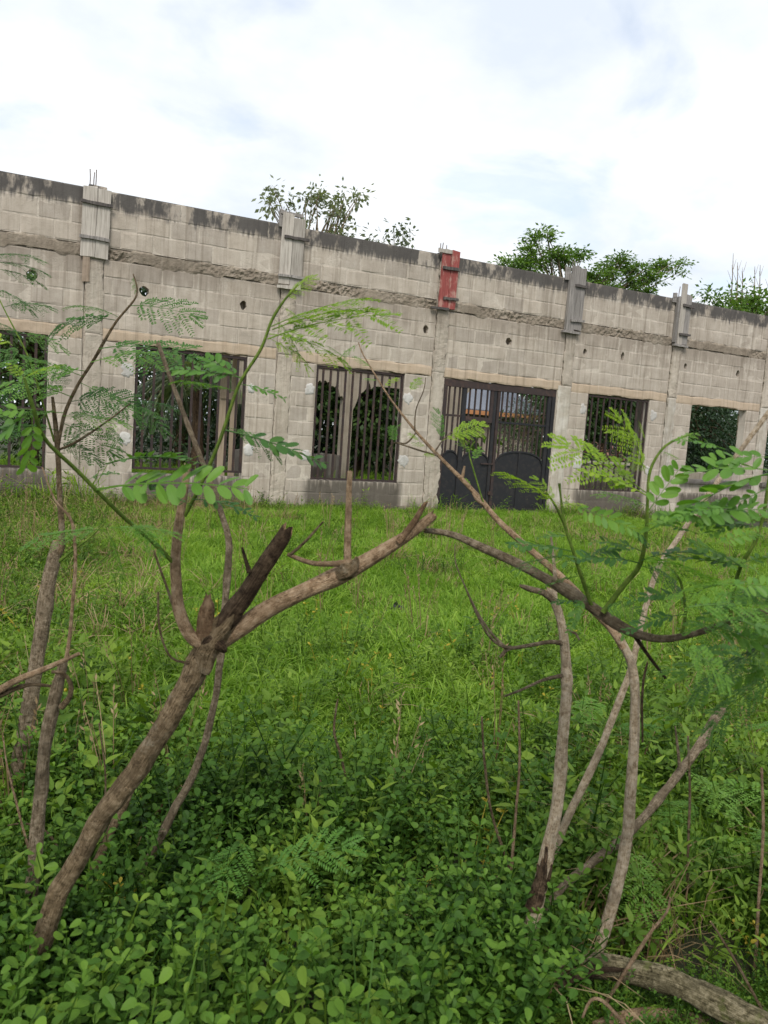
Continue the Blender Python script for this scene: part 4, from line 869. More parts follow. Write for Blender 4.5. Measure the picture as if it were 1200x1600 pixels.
limb('twig', Bt, [(884, 1006, 10, 2.2), (860, 1003, 7, 2.18), (830, 1008, 6.5, 2.15), (795, 1012, 6, 2.12), (768, 998, 4.5, 2.1), (745, 960, 3.5, 2.08), (728, 920, 2.5, 2.06), (712, 880, 2, 2.05), (711, 850, 1.6, 2.05)], M['bark_grey'], 7)
limb('twig', Bt, [(790, 1012, 6, 2.12), (764, 985, 4, 2.1), (740, 945, 3, 2.1), (722, 905, 2, 2.1)], M['bark_grey'], 6)
limb('twig', Bt, [(800, 1011, 7, 2.12), (788, 1018, 6, 2.12), (781, 1027, 5, 2.12)], M['bark_grey'], 6)
limb('twig', Bt, [(882, 1055, 8, 2.2), (850, 1062, 5, 2.17), (815, 1078, 4, 2.14), (788, 1088, 3, 2.12)], M['bark_grey'], 6)
limb('twig', Bt, [(886, 985, 5, 2.2), (900, 990, 4, 2.18), (905, 1000, 3, 2.17)], M['bark_grey'], 6)
limb('twig', Bt, [(868, 948, 7, 2.2), (867, 900, 6, 2.22), (863, 855, 4, 2.25), (861, 838, 3, 2.26)], M['bark_pale'], 6)
Ct = thing('thin_tree', 'pale curved stem whose long thin top arches left over the gate', 'tree', foot(930, 1490, 2.3))
limb('trunk', Ct, [(932, 1488, 18.5, 2.30), (956, 1420, 18.5, 2.30), (976, 1330, 18, 2.30), (986, 1240, 17, 2.30), (991, 1150, 16, 2.30), (992, 1080, 15, 2.30), (986, 1035, 14.5, 2.30), (968, 998, 13.5, 2.30)], M['bark_pale'], 14, True, .12, 0, 11.0)
limb('bough', Ct, [(975, 1012, 15, 2.30), (950, 975, 14, 2.31), (915, 940, 12.5, 2.32), (880, 905, 11.5, 2.34), (830, 860, 10, 2.37), (780, 815, 9, 2.42), (740, 768, 7.5, 2.46), (695, 722, 6, 2.52), (655, 680, 4.5, 2.57), (615, 630, 3.2, 2.62), (590, 592, 2.5, 2.65), (568, 555, 2, 2.67), (560, 535, 1.6, 2.68)], M['bark_tan'], 10, False, .1)
limb('spur', Ct, [(760, 792, 7, 2.44), (744, 780, 5, 2.42), (738, 770, 3, 2.42)], M['bark_tan'], 6); limb('spur', Ct, [(722, 748, 6, 2.49), (724, 738, 5, 2.49), (726, 728, 3, 2.49)], M['bark_tan'], 6)
limb('twig', Ct, [(758, 795, 3, 2.44), (740, 735, 2.5, 2.42), (733, 705, 2, 2.42), (742, 690, 2, 2.42)], M['green_stem'], 5)
limb('twig', Ct, [(685, 712, 4, 2.52), (660, 705, 3, 2.52), (620, 692, 2.5, 2.52)], M['bark_grey'], 5); limb('twig', Ct, [(650, 676, 3, 2.57), (636, 692, 3, 2.56), (615, 692, 2.5, 2.52), (608, 700, 2, 2.52), (612, 720, 2, 2.52)], M['bark_grey'], 5)
limb('twig', Ct, [(648, 672, 3, 2.57), (650, 640, 2, 2.57), (662, 610, 1.6, 2.57), (665, 590, 1.5, 2.57)], M['bark_grey'], 5); limb('twig', Ct, [(680, 705, 3, 2.52), (690, 690, 2, 2.52), (705, 675, 1.6, 2.52)], M['bark_grey'], 5)
limb('bark_ridge', Ct, [(1004, 1160, 3, 2.26), (1003, 1100, 4, 2.26), (1006, 1060, 4, 2.26), (1012, 1035, 3, 2.26)], M['bark_dark'], 7)
for a in ((690, 690, 686, 640), (692, 688, 740, 672), (700, 682, 756, 660), (705, 676, 730, 690), (665, 698, 645, 690), (660, 712, 678, 708), (617, 692, 614, 665), (742, 705, 715, 690), (740, 720, 748, 698), (735, 760, 725, 745), (580, 575, 555, 555), (560, 538, 530, 556), (590, 595, 570, 590), (640, 612, 655, 590), (600, 605, 618, 585), (630, 660, 612, 672), (655, 690, 640, 676)):
    frond(Ct, *a, 2.5, 'b', 'frond_bright' if rnd.random() < .6 else 'frond_mid', .02, .85)
Dt = thing('leaning_pole_tree', 'thin pale stem slanting up to the right edge past the unbarred opening', 'dead tree', foot(868, 1330, 2.6))
limb('trunk', Dt, [(868, 1325, 12, 2.6), (888, 1275, 12, 2.6), (922, 1205, 12, 2.6), (950, 1140, 11.5, 2.6), (972, 1085, 11, 2.6), (990, 1030, 10, 2.6), (1008, 950, 9, 2.65), (1030, 885, 8.5, 2.7), (1070, 825, 8, 2.75), (1112, 765, 8, 2.8), (1160, 700, 8, 2.85), (1225, 612, 8, 2.9)], M['bark_pale'], 10, True, .12)
Et = thing('propped_pole', 'dead grey pole lying aslant behind the pale curved stem', 'pole', foot(860, 1415, 2.3))
limb('pole', Et, [(858, 1415, 11, 2.3), (920, 1352, 12, 2.45), (985, 1300, 12.5, 2.6), (1040, 1235, 13, 2.75), (1085, 1175, 13.5, 2.9), (1120, 1120, 13.5, 3.05), (1132, 1108, 10, 3.08)], M['bark_grey'], 10, True, .15, .02)
limb('twig', Et, [(1085, 1180, 4, 2.9), (1108, 1160, 3, 2.9), (1112, 1140, 2, 2.9), (1106, 1128, 2, 2.9)], M['bark_grey'], 6)
limb('twig', Et, [(1062, 1200, 6, 2.8), (1058, 1160, 4, 2.8), (1055, 1135, 2, 2.8)], M['bark_grey'], 6)
def lying(pts, z): return [(x, y, w, gdist(x, y, z+.25*i/len(pts)*0)) for i, (x, y, w) in enumerate(pts)]
Ht = thing('fallen_log', 'thick mossy fallen log with a split dark end, at the bottom right corner', 'log', foot(1000, 1530, gdist(1000, 1530, .1)))
limb('log', Ht, lying([(868, 1528, 18), (895, 1512, 28), (950, 1510, 33), (1010, 1522, 37), (1080, 1548, 41), (1160, 1588, 45), (1260, 1640, 48), (1400, 1720, 52)], .15), M['bark_log'], 18, False, .3, .02, 21.0, .02)
for a in ((862, 1528, 900, 1506, 960, 1503), (866, 1536, 910, 1517, 975, 1516), (872, 1544, 905, 1526, 940, 1522)):
    dd_ = gdist(a[0], a[1], .15); limb('split_end', Ht, [(a[0], a[1], 8, dd_-.02), (a[2], a[3], 10, gdist(a[2], a[3], .15)-.022), (a[4], a[5], 4, gdist(a[4], a[5], .15)-.026)], M['bark_dark'], 8, False, .6, .02)
It = thing('fallen_branch', 'smaller reddish branch lying under the mossy log', 'branch', foot(1040, 1600, gdist(1040, 1600, .05)))
limb('branch', It, lying([(930, 1606, 18), (990, 1588, 20), (1050, 1588, 20), (1110, 1602, 20), (1200, 1640, 20)], .05), M['bark_tan'], 12, False, .2, .01)

# the near plant reaching in from the right
RD = 1.62
Rt = thing('leafy_tree', 'near tree reaching in from the right edge with an arching bough and green fronds', 'tree', foot(1500, 1500, 1.6))
limb('trunk', Rt, [(1480, 1500, 60, 1.6), (1440, 1200, 52, 1.6), (1420, 980, 44, 1.6), (1415, 800, 30, 1.6), (1400, 600, 20, 1.6)], M['bark_brown'], 12, True)
limb('bough', Rt, [(1420, 900, 26, 1.6), (1330, 920, 18, 1.6), (1200, 954, 10, 1.6), (1140, 972, 9.5, 1.61), (1085, 990, 10, 1.62), (1030, 998, 12, 1.63), (980, 984, 15, 1.66), (930, 952, 17, 1.7), (880, 920, 16.5, 1.74), (820, 886, 15.5, 1.8), (760, 858, 14, 1.85), (705, 835, 10.5, 1.9), (664, 829, 8, 1.92)], M['bark_grey'], 12, False, .1, .01)
limb('twig', Rt, [(990, 990, 8, 1.66), (1010, 1020, 6, 1.66), (1040, 1060, 4, 1.66)], M['bark_dark'], 8)
ST = [[(942, 957, 8, 1.67), (972, 918, 8, 1.66), (1000, 882, 8, 1.65), (1010, 830, 6, 1.63), (1012, 775, 5, 1.62), (1016, 735, 5, 1.62), (1032, 705, 4, 1.62), (1050, 690, 4, 1.62), (1080, 678, 3, 1.62)],
      [(925, 948, 7, 1.7), (908, 900, 6, 1.68), (896, 862, 5, 1.66), (882, 818, 5, 1.65), (876, 775, 3, 1.65), (874, 755, 4, 1.65)],
      [(882, 820, 4, 1.65), (868, 790, 4, 1.62), (852, 768, 3, 1.6)],
      [(1141, 966, 7, 1.6), (1146, 925, 6, 1.58), (1157, 884, 6, 1.56), (1178, 850, 6, 1.54), (1192, 810, 5, 1.52), (1200, 760, 5, 1.5), (1205, 720, 4, 1.5)],
      [(1066, 990, 6, 1.6), (1071, 955, 5, 1.59), (1064, 910, 4, 1.58), (1050, 890, 3, 1.57)],
      [(1300, 925, 9, 1.6), (1270, 800, 8, 1.55), (1240, 740, 6, 1.5), (1210, 700, 5, 1.45)]]
for q in ST: limb('green_stem', Rt, q, M['green_stem'], 7, False, .04)
for a in ((870, 790, 812, 742, 'b', 'frond_bright', 1.6), (868, 786, 850, 752, 'b', 'frond_bright', 1.6), (876, 790, 902, 785, 'b', 'frond_bright', 1.6),
          (1013, 772, 908, 706, 'b', 'frond_bright', 1.6), (1012, 775, 925, 735, 'p', 'frond_bright', 1.6), (1010, 790, 960, 770, 'b', 'frond_mid', 1.6), (1008, 740, 985, 670, 'b', 'frond_bright', 1.6), (1005, 690, 965, 675, 'b', 'frond_bright', 1.6), (1016, 735, 985, 715, 'b', 'frond_bright', 1.6), (1034, 705, 1052, 712, 'b', 'frond_mid', 1.6), (1060, 685, 1082, 678, 'b', 'frond_mid', 1.6), (1008, 690, 1003, 668, 'b', 'frond_bright', 1.6),
          (880, 785, 985, 826, 'p', 'frond_mid', 1.62), (985, 826, 1010, 850, 'p', 'frond', 1.62), (1010, 820, 1062, 800, 'q', 'frond_mid', 1.5), (1012, 800, 1055, 740, 'q', 'frond_mid', 1.5), (1010, 830, 1110, 790, 'p', 'frond_mid', 1.5), (1030, 808, 1192, 796, 'p', 'frond_mid', 1.48), (1110, 780, 1070, 800, 'p', 'frond_mid', 1.48), (1205, 740, 1085, 770, 'q', 'frond_mid', 1.45), (1205, 735, 1100, 728, 'q', 'frond_mid', 1.45), (1208, 715, 1130, 712, 'q', 'frond_mid', 1.45), (1205, 760, 1110, 812, 'p', 'frond_mid', 1.45), (1195, 800, 1120, 830, 'p', 'frond_mid', 1.5),
          (1000, 880, 905, 862, 'p', 'frond', 1.62), (1004, 862, 940, 838, 'p', 'frond', 1.62), (1002, 876, 1085, 850, 'p', 'frond', 1.6), (1000, 884, 1060, 905, 'b', 'frond', 1.6), (896, 862, 810, 850, 'p', 'frond', 1.66), (898, 868, 830, 870, 'b', 'frond', 1.66), (900, 880, 962, 850, 'p', 'frond', 1.66), (890, 838, 850, 832, 'p', 'frond', 1.66), (905, 900, 850, 912, 'p', 'frond', 1.66), (920, 940, 870, 940, 'p', 'frond', 1.68), (915, 930, 890, 975, 'p', 'frond', 1.66), (940, 950, 985, 950, 'b', 'frond', 1.66),
          (1157, 884, 1090, 850, 'p', 'frond', 1.45), (1157, 884, 1060, 870, 'p', 'frond', 1.45), (1160, 880, 1230, 860, 'p', 'frond', 1.45), (1150, 905, 1080, 920, 'p', 'frond', 1.45), (1146, 925, 1220, 930, 'p', 'frond', 1.45), (1146, 925, 1060, 880, 'b', 'frond_mid', 1.45), (1064, 910, 1035, 880, 'b', 'frond_mid', 1.5), (1062, 905, 1085, 875, 'b', 'frond_bright', 1.5), (1066, 930, 1000, 925, 'p', 'frond', 1.5), (1070, 960, 985, 975, 'p', 'frond', 1.5), (1070, 950, 1140, 940, 'p', 'frond', 1.5)):
    frond(Rt, a[0], a[1], a[2], a[3], a[6], a[4], a[5])
for i in range(11):
    x = rnd.uniform(1060, 1230); y = 985+rnd.uniform(-70, 75)
    frond(Rt, x, y, x+(rnd.choice((-1, 1, -1)) if x > 1160 else 1)*rnd.uniform(60, 120), y+rnd.uniform(-10, 50), rnd.uniform(1.2, 1.5), 'b' if rnd.random() < .7 else 'p', rnd.choice(('frond', 'frond_mid')))
for i in range(16):
    x = rnd.uniform(1080, 1230); y = rnd.uniform(870, 1050); sx = rnd.choice((-1, -1, 1)) if x > 1160 else 1
    frond(Rt, x, y, x+sx*rnd.uniform(60, 130), y+rnd.uniform(-5, 45), rnd.uniform(1.3, 1.6), 'b' if rnd.random() < .6 else 'p', 'frond_mid')
for i in range(8):
    x = rnd.uniform(1090, 1210); y = rnd.uniform(700, 860); frond(Rt, x, y, x+rnd.choice((-1, 1))*rnd.uniform(50, 90), y+rnd.uniform(-25, 35), rnd.uniform(1.3, 1.5), 'p', 'frond_mid')

# loose dry stalks, each its own
SG = 'dry stalks standing in the grass'
for px, lab in (([(543, 1225, 5), (532, 1180, 4), (522, 1140, 4), (528, 1092, 2)], 'curved dry brown stalk in the grass at the middle of the yard'),
            ([(792, 1345, 5), (768, 1270, 4), (757, 1190, 4), (753, 1120, 3)], 'thin straight dry stalk left of the pale rotten-footed stem'),
            ([(800, 1350, 5), (806, 1270, 4), (812, 1190, 4), (810, 1095, 3)], 'tall thin dry stalk nearest the pale rotten-footed stem'),
            ([(994, 1492, 6), (1018, 1455, 5), (1042, 1425, 4), (1047, 1402, 3)], 'bent tan stalk above the mossy log'),
            ([(1165, 1530, 5), (1130, 1470, 4), (1110, 1440, 3)], 'short tan stalk leaning over the right end of the mossy log'),
            ([(1075, 1330, 4), (1078, 1240, 4), (1075, 1150, 3)], 'upright brown stalk behind the dead grey pole'),
            ([(1185, 1420, 5), (1192, 1300, 5), (1190, 1200, 4)], 'upright brown stalk at the far right edge'),
            ([(97, 1335, 4), (72, 1300, 4), (40, 1287, 3), (12, 1290, 2)], 'thin arching stalk across the left edge behind the thick trunk'),
            ([(60, 1380, 5), (35, 1290, 4), (12, 1200, 3), (5, 1150, 2)], 'long thin stalk leaning left at the left edge'),
            ([(160, 1300, 4), (165, 1220, 3), (155, 1130, 3)], 'thin upright stalk just left of the thick leaning trunk'),
            ([(975, 1600, 6), (930, 1560, 5), (910, 1590, 4)], 'broken pale stalk under the split end of the log')):
    d = gdist(px[0][0], px[0][1], .22)
    o = thing('dry_stalk', lab, 'stalk', foot(px[0][0], px[0][1], d), SG)
    limb('stem', o, [(a, b_, w, d) for a, b_, w in px], M['bark_brown'] if rnd.random() < .5 else M['bark_tan'], 6, True, .1)
# scrap of black plastic in the grass
d = gdist(620, 945, .12); c0 = P(620, 945, d); b = MB(); n = 14; vs = []
for j in range(6):
    for i in range(n):
        a = 2*math.pi*i/n; q = 1+.5*fbm(i*.9, j*.8, 4.4, 3); f_ = [1, .9, .7, .5, .25, .02][j]
        vs.append(c0+Vector((math.cos(a)*.12*q*f_, math.sin(a)*.08*q*f_, -.1+.022*j*q)))
b.add(vs, [(j*n+i, j*n+(i+1) % n, (j+1)*n+(i+1) % n, (j+1)*n+i) for j in range(5) for i in range(n)])
tag(b.obj('plastic_scrap', M['plastic']), 'crumpled scrap of black plastic lying in the grass before the gate', 'litter')

# ------------------------------------------------------------------ ground plants (scattered, nobody could count them)
def tuft(seed, n, h, w, spread, lean, mat, tl=0):
    rr = random.Random(seed); b = MB()
    for i in range(n):
        a = rr.uniform(0, 6.283); r_ = spread*rr.random()**.5; p = Vector((math.cos(a)*r_, math.sin(a)*r_, -.02)); hh = h*rr.uniform(.45, 1.1); a2 = a+rr.uniform(-1.2, 1.2)
        out_ = Vector((math.cos(a2), math.sin(a2), 0)); k = lean*rr.uniform(.2, 1.3); sd = Vector((-out_.y, out_.x, 0)); sd = (sd+out_*rr.uniform(-.6, .6)).normalized()*w*.5*rr.uniform(.6, 1.2)
        p1 = p+Vector((0, 0, hh*.55))+out_*hh*k*.3; p2 = p+Vector((0, 0, hh*(.9-.25*k)))+out_*hh*k*.8; p3 = p2+out_*hh*k*.45-Vector((0, 0, hh*.12*k))
        t0 = rr.uniform(.15, .75)
        b.add([p-sd*.7, p+sd*.7, p1+sd, p1-sd, p2+sd*.7, p2-sd*.7, p3], [(0, 1, 2, 3), (3, 2, 4, 5), (5, 4, 6)], [max(0, t0-.15)]*2+[t0]*2+[min(1, t0+.15)]*3)
    return b.mesh('tuft', mat)
def sprig(seed, stems, h, leaf, width, npair, mat, spread, ovate=False, narrow=False):
    rr = random.Random(seed); b = MB()
    for s_ in range(stems):
        a = rr.uniform(0, 6.283); out_ = Vector((math.cos(a), math.sin(a), 0)); hh = h*rr.uniform(.6, 1.1); p0 = out_*spread*.25*rr.random(); sp = spread*rr.uniform(.3, 1)
        pts = [p0+Vector((0, 0, -.03)), p0+out_*sp*.4+Vector((0, 0, hh*.5)), p0+out_*sp+Vector((rr.uniform(-.02, .02), rr.uniform(-.02, .02), hh))]
        tube(b, pts, [.003, .0025, .0012], 3, .08, tint=.3)
        pp, _ = catmull(pts, [0, 0, 0], .01); b.m[-len(b.m):] = b.m[-len(b.m):]
        for k in range(npair):
            u = .3+.7*(k+.5)/npair; q = pp[min(len(pp)-1, int(u*len(pp)))]; az = k*2.0+rr.uniform(0, 1.5)
            for sg in ((0, math.pi) if k < npair-1 else (0, 2.1, 4.2)):
                d = Vector((math.cos(az+sg), math.sin(az+sg), rr.uniform(-.1, .75) if k < npair-1 else rr.uniform(.3, 1.4))).normalized(); l = leaf*rr.uniform(.6, 1.15)*(1-.25*u if not narrow else 1)
                st = q+d*l*.22; nrm = (Vector((0, 0, 1))+Vector((rr.uniform(-.5, .5), rr.uniform(-.5, .5), 0))); sd = nrm.cross(d)
                if sd.length < .01: sd = d.orthogonal()
                sd.normalize(); nn = d.cross(sd); w_ = l*width; fold = rr.uniform(.05, .3); tn = min(1, max(0, .2+.5*u+rr.uniform(-.25, .25))); bd = rr.uniform(0, .3)
                prof = ((0, 0), (.25, .62), (.5, .9), (.75, 1.0), (.93, .6), (1.0, 0)) if not (ovate or narrow) else ((0, 0), (.15, .75), (.35, 1.0), (.6, .75), (.85, .3), (1.0, 0))
                vs = [st+d*l*x-nn*l*bd*x*x for x, y in prof]
                m_ = len(vs)
                for sgn in (1, -1): vs += [st+d*l*x+sd*sgn*w_*.5*y+nn*(y*w_*fold*.5-l*bd*x*x) for x, y in prof[1:-1]]
                fs = []
                for sgn in (0, 1):
                    o_ = m_+sgn*(m_-2); fs += [(0, o_, 1), (o_+m_-3, m_-1, m_-2)]+[(i, o_+i-1, o_+i, i+1) for i in range(1, m_-2)]
                b.add(vs, fs, tn)
    return b.mesh('sprig', mat)
def scatter(name, label, cat, variants, pts, kind='stuff'):
    """pts: (x, y, scale, tilt) – one object holding all the plants of a kind"""
    colv = bpy.data.collections.new(name+'_kinds')
    for i, me in enumerate(variants):
        o = bpy.data.objects.new('%s_kind_%02d' % (name, i), me); colv.objects.link(o)
    n = len(pts); me = bpy.data.meshes.new(name)
    me.vertices.add(n); cs = np.array([(p[0], p[1], ground_z(p[0], p[1])+(p[4] if len(p) > 4 else 0)) for p in pts], dtype=np.float32); me.vertices.foreach_set('co', cs.ravel())
    a = me.attributes.new('rot', 'FLOAT_VECTOR', 'POINT'); a.data.foreach_set('vector', np.array([(rnd.gauss(0, p[3]), rnd.gauss(0, p[3]), rnd.uniform(0, 6.283)) for p in pts], dtype=np.float32).ravel())
    a = me.attributes.new('size', 'FLOAT', 'POINT'); a.data.foreach_set('value', np.array([p[2] for p in pts], dtype=np.float32))
    a = me.attributes.new('pick', 'INT', 'POINT'); a.data.foreach_set('value', [rnd.randrange(len(variants)) for _ in pts])
    ob = bpy.data.objects.new(name, me); C.objects.link(ob)
    ng = bpy.data.node_groups.new(name, 'GeometryNodeTree'); ng.interface.new_socket('Geometry', in_out='INPUT', socket_type='NodeSocketGeometry'); ng.interface.new_socket('Geometry', in_out='OUTPUT', socket_type='NodeSocketGeometry')
    gi = ng.nodes.new('NodeGroupInput'); go = ng.nodes.new('NodeGroupOutput'); ip = ng.nodes.new('GeometryNodeInstanceOnPoints'); ci = ng.nodes.new('GeometryNodeCollectionInfo')
    ci.inputs['Collection'].default_value = colv; ci.inputs['Separate Children'].default_value = True; ci.inputs['Reset Children'].default_value = True
    def na(nm, ty):
        q = ng.nodes.new('GeometryNodeInputNamedAttribute'); q.data_type = ty; q.inputs['Name'].default_value = nm; return q.outputs['Attribute']
    lk = ng.links.new; lk(gi.outputs[0], ip.inputs['Points']); lk(ci.outputs[0], ip.inputs['Instance']); ip.inputs['Pick Instance'].default_value = True
    lk(na('pick', 'INT'), ip.inputs['Instance Index']); lk(na('rot', 'FLOAT_VECTOR'), ip.inputs['Rotation']); lk(na('size', 'FLOAT'), ip.inputs['Scale']); lk(ip.outputs[0], go.inputs[0])
    md = ob.modifiers.new('plants', 'NODES'); md.node_group = ng
    return tag(ob, label, cat, None, kind)
fh = Vector((math.sin(YAW), math.cos(YAW))); rh = Vector((math.cos(YAW), -math.sin(YAW)))
def spot(t, l): return (fh.x*t+rh.x*l, EYE.y+fh.y*t+rh.y*l)
def field(t0, t1, dens, keep, ymax=-.12, wide=.56, pad=.5):
    """random spots in the yard between t0 and t1 metres ahead"""
    o = []; area = (t1-t0)*((t0+t1)*wide+2*pad)
    for _ in range(int(area*dens*1.0)):
        t = math.sqrt(rnd.uniform(t0*t0, t1*t1)); l = rnd.uniform(-1, 1)*(wide*t+pad)
        x, y = spot(t, l)
        if y > ymax: continue
        if t < 2.2 and l/t > .245 and rnd.random() < .85: continue
        if rnd.random() < keep(t, l/(wide*t+pad), x, y): o.append((t, l, x, y))
    return o
def ss(a, b, x):
    x = max(0, min(1, (x-a)/(b-a))); return x*x*(3-2*x)
def patch(x, y, s, k): return .5+.5*fbm(x*s, y*s, k, 3)
def px_u(u): return u          # -1 left edge ... 1 right edge of the view
gr_s = [tuft(i, 26, .17, .0075, .09, .8, M['grass']) for i in range(6)]
gr_t = [tuft(20+i, 24, .34, .009, .10, .9, M['grass']) for i in range(6)]
st_t = [tuft(40+i, 20, .30, .006, .10, 1.1, M['straw']) for i in range(4)]
rd_s = [sprig(60+i, 6, .34, .030, .66, 8, M['leaf_round'], .15) for i in range(7)]
wd_s = [sprig(80+i, 3, .32, .055, .34, 7, M['leaf_weed'], .12, narrow=True) for i in range(5)]
ov_s = [sprig(100+i, 2, .32, .085, .62, 4, M['leaf_weed'], .10, ovate=True) for i in range(4)]
sm_s = [sprig(120+i, 4, .20, .026, .6, 6, M['leaf_weed'], .13) for i in range(5)]
fa = field(1.9, 16.5, 210, lambda t, u, x, y: (.12+.88*ss(2.6, 3.5, t+(.6 if u > .35 else 0)))*(1 if t < 7 else .75))
scatter('short_grass', 'short bright green grass covering the yard up to the building', 'grass', gr_s, [(x, y, rnd.uniform(.7, 1.35)*(.8+.5*patch(x, y, .6, 2)), .12) for t, l, x, y in fa])
fa = field(2.6, 15.5, 95, lambda t, u, x, y: ss(.42, .68, patch(x, y, .5, 7)+(.12 if t < 6 else 0))*(.5+.5*ss(2.6, 4, t)))
scatter('tall_grass', 'taller arching grass clumps standing in the yard', 'grass', gr_t, [(x, y, rnd.uniform(.4, .85), .15) for t, l, x, y in fa])
def dry(t, u, x, y):
    k = ss(.6, .8, patch(x, y, .9, 15))*.35
    if u < -.45 and 3 < t: k += .8*ss(.3, .6, patch(x, y, 1.2, 33))
    if u > .3 and 2 < t < 4: k += .35
    if t > 4: k += .03
    if y > -1.1 and x < 4: k += .6
    if u > .6 and 3.6 < t < 5.2: k += .45
    return min(1, k)
fa = field(2.0, 14.5, 46, dry)
scatter('dry_grass', 'dry brown grass and twigs among the green along the left side', 'grass', st_t, [(x, y, rnd.uniform(.6, 1.3), .3) for t, l, x, y in fa])
def shrub(t, u, x, y):
    k = 1-ss(2.6, 3.5, t+1.0*(patch(x, y, 1.3, 3)-.5)-(.35 if u < -.45 else 0))
    if u > .3: k *= 1-.85*ss(.3, .5, u)
    return k*((.5 if u < -.25 else .12)+.88*ss(.38, .52, patch(x, y, 2.3, 77)))
fa = field(1.12, 4.0, 130, shrub, pad=.35)
scatter('round_leaf_shrubs', 'low dense shrubs with small rounded dark green leaves across the foreground', 'shrub', rd_s, [(x, y, rnd.uniform(.6, 1.2)*(.6+.85*patch(x, y, 1.6, 21))*(1.1 if abs(l) < .9 else .95), .16) for t, l, x, y in fa])
fa = field(1.9, 6.5, 60, lambda t, u, x, y: (1 if u > .3 else .9 if u < -.45 else .35)*(1-ss(3.4, 5.6, t))*ss(.3, .6, patch(x, y, 1.1, 41)+(.12 if u > .3 else 0)))
scatter('narrow_leaf_weeds', 'upright green weeds with narrow leaves between shrubs and grass', 'weeds', wd_s, [(x, y, rnd.uniform(.7, 1.3), .18) for t, l, x, y in fa])
fa = field(2.0, 5.0, 26, lambda t, u, x, y: (1 if u < -.25 else .3)*(1-ss(3.2, 4.8, t))*ss(.35, .65, patch(x, y, 1.2, 51)))
scatter('broad_leaf_weeds', 'broad oval-leaved weeds near the leaning trunk', 'weeds', ov_s, [(x, y, rnd.uniform(.7, 1.3), .18) for t, l, x, y in fa])
fa = field(3.0, 14.5, 60, lambda t, u, x, y: max(ss(.45, .7, patch(x, y, .8, 61))*(.7 if t < 6 else .25), (.9 if (u < -.6 and t > 5) else 0), (.8 if y > -.6 else 0)))
scatter('small_weeds', 'small leafy green weeds among the grass and along the wall foot', 'weeds', sm_s, [(x, y, rnd.uniform(.8, 1.7), .18) for t, l, x, y in fa])
fern = [frond_bip(300+i, M['frond_mid']) for i in range(4)]
fa = field(2.05, 4.2, 26, lambda t, u, x, y: (.9 if u > .35 else .03)*(1-ss(3.0, 4.2, t)))
scatter('feathery_seedlings', 'feathery seedlings growing among the weeds on the right', 'seedlings', fern, [(x, y, rnd.uniform(.16, .3), .25, rnd.uniform(.15, .38)) for t, l, x, y in fa])
low = []
for _ in range(520):
    px_, py_ = rnd.uniform(840, 1260), rnd.uniform(1535, 1680); d_ = gdist(px_, py_, .04); v_ = P(px_, py_, d_); low.append((v_.x, v_.y, rnd.uniform(.22, .55), .25))
scatter('low_weeds', 'low weeds growing round the mossy log at the bottom right', 'weeds', sm_s+rd_s[:2]+gr_s[:2], low)
fa = field(1.25, 3.4, 45, lambda t, u, x, y: ss(.4, .6, patch(x, y, 1.9, 71)))
scatter('small_foreground_weeds', 'small-leaved lighter weeds mixed into the foreground shrubs', 'weeds', sm_s, [(x, y, rnd.uniform(1.2, 2.0), .2) for t, l, x, y in fa])
feet = []
for (a_, b_, c_, d2, n_) in ((690, 838, 1450, 1585, 50), (-60, 120, 1465, 1600, 34), (-40, 90, 1380, 1460, 16)):
    for _ in range(n_):
        px_, py_ = rnd.uniform(a_, b_), rnd.uniform(c_, d2); v_ = P(px_, py_, gdist(px_, py_, .12)); feet.append((v_.x, v_.y, rnd.uniform(.75, 1.15), .18))
scatter('stem_foot_shrubs', 'dark green shrubs crowding round the feet of the leaning trunk and pale stems', 'shrub', rd_s, feet)
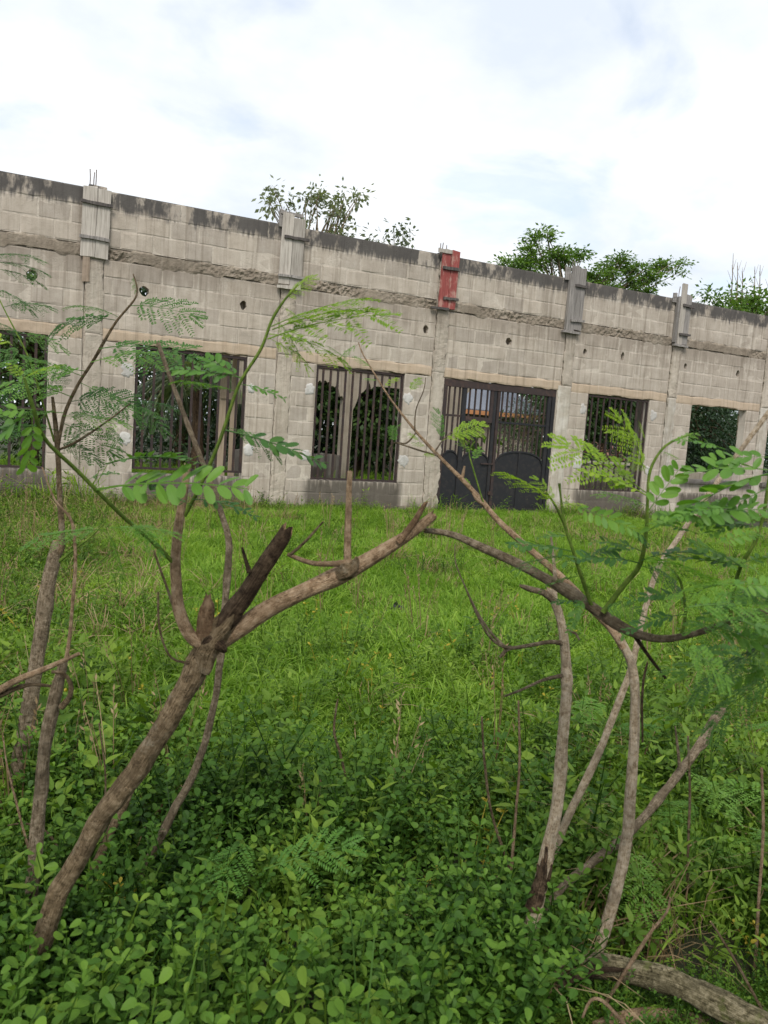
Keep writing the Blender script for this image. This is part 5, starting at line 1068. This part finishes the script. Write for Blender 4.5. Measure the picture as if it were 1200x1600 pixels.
yl_s = [sprig(140+i, 2, .33, .034, .62, 3, M['leaf_yellow'], .12) for i in range(4)]
fa = field(2.2, 6.5, 4, lambda t, u, x, y: .8)
scatter('yellowing_weeds', 'scattered sprigs with yellowing leaves among the shrubs', 'weeds', yl_s, [(x, y, rnd.uniform(.5, 1.1), .25) for t, l, x, y in fa])
def stalks(seed):
    rr = random.Random(seed); b = MB()
    for i in range(5):
        a = rr.uniform(0, 6.283); h = rr.uniform(.3, .62); o_ = Vector((math.cos(a), math.sin(a), 0))*rr.uniform(.03, .16)
        tp = o_+Vector((0, 0, h)); tube(b, [o_*.2, o_*.5+Vector((0, 0, h*.6)), tp], [.0028, .002, .0012], 3, .1, tint=rr.random())
        for k in range(7):
            q = tp-Vector((0, 0, .018*k)); simple(b, q, Vector((rr.uniform(-1, 1), rr.uniform(-1, 1), 1.2)), Vector((rr.uniform(-1, 1), rr.uniform(-1, 1), 0)), .03, .009, rr.uniform(.4, 1))
    return b.mesh('stalks', M['straw'])
fa = field(2.6, 14, 3, lambda t, u, x, y: ss(.35, .65, patch(x, y, .8, 91)))
scatter('seed_stalks', 'thin tan seed stalks standing above the grass', 'grass', [stalks(i) for i in range(5)], [(x, y, rnd.uniform(.6, 1.1), .12) for t, l, x, y in fa])
# rank weeds along the wall's foot
wf = []
for _ in range(420):
    x = rnd.uniform(-1.0, 18.5); y = -.12-abs(rnd.gauss(0, .22))
    if fbm(x*.9, 5.5, 0, 3) > -.12 or x < 1.5: wf.append((x, y, rnd.uniform(.7, 1.5)*(1.5 if x < 1.3 else 1), .2))
scatter('wall_foot_weeds', 'rank weeds growing against the foot of the wall', 'weeds', sm_s+wd_s[:2]+gr_t[:3]+st_t[:2], wf)
# rank grass inside the building and behind it
ins = []
for _ in range(2600):
    x, y = rnd.uniform(-1.5, 24), rnd.uniform(.35, 9); ins.append((x, y, rnd.uniform(.8, 1.9), .2))
scatter('indoor_grass', 'rank grass growing inside the roofless building', 'grass', gr_t, ins)
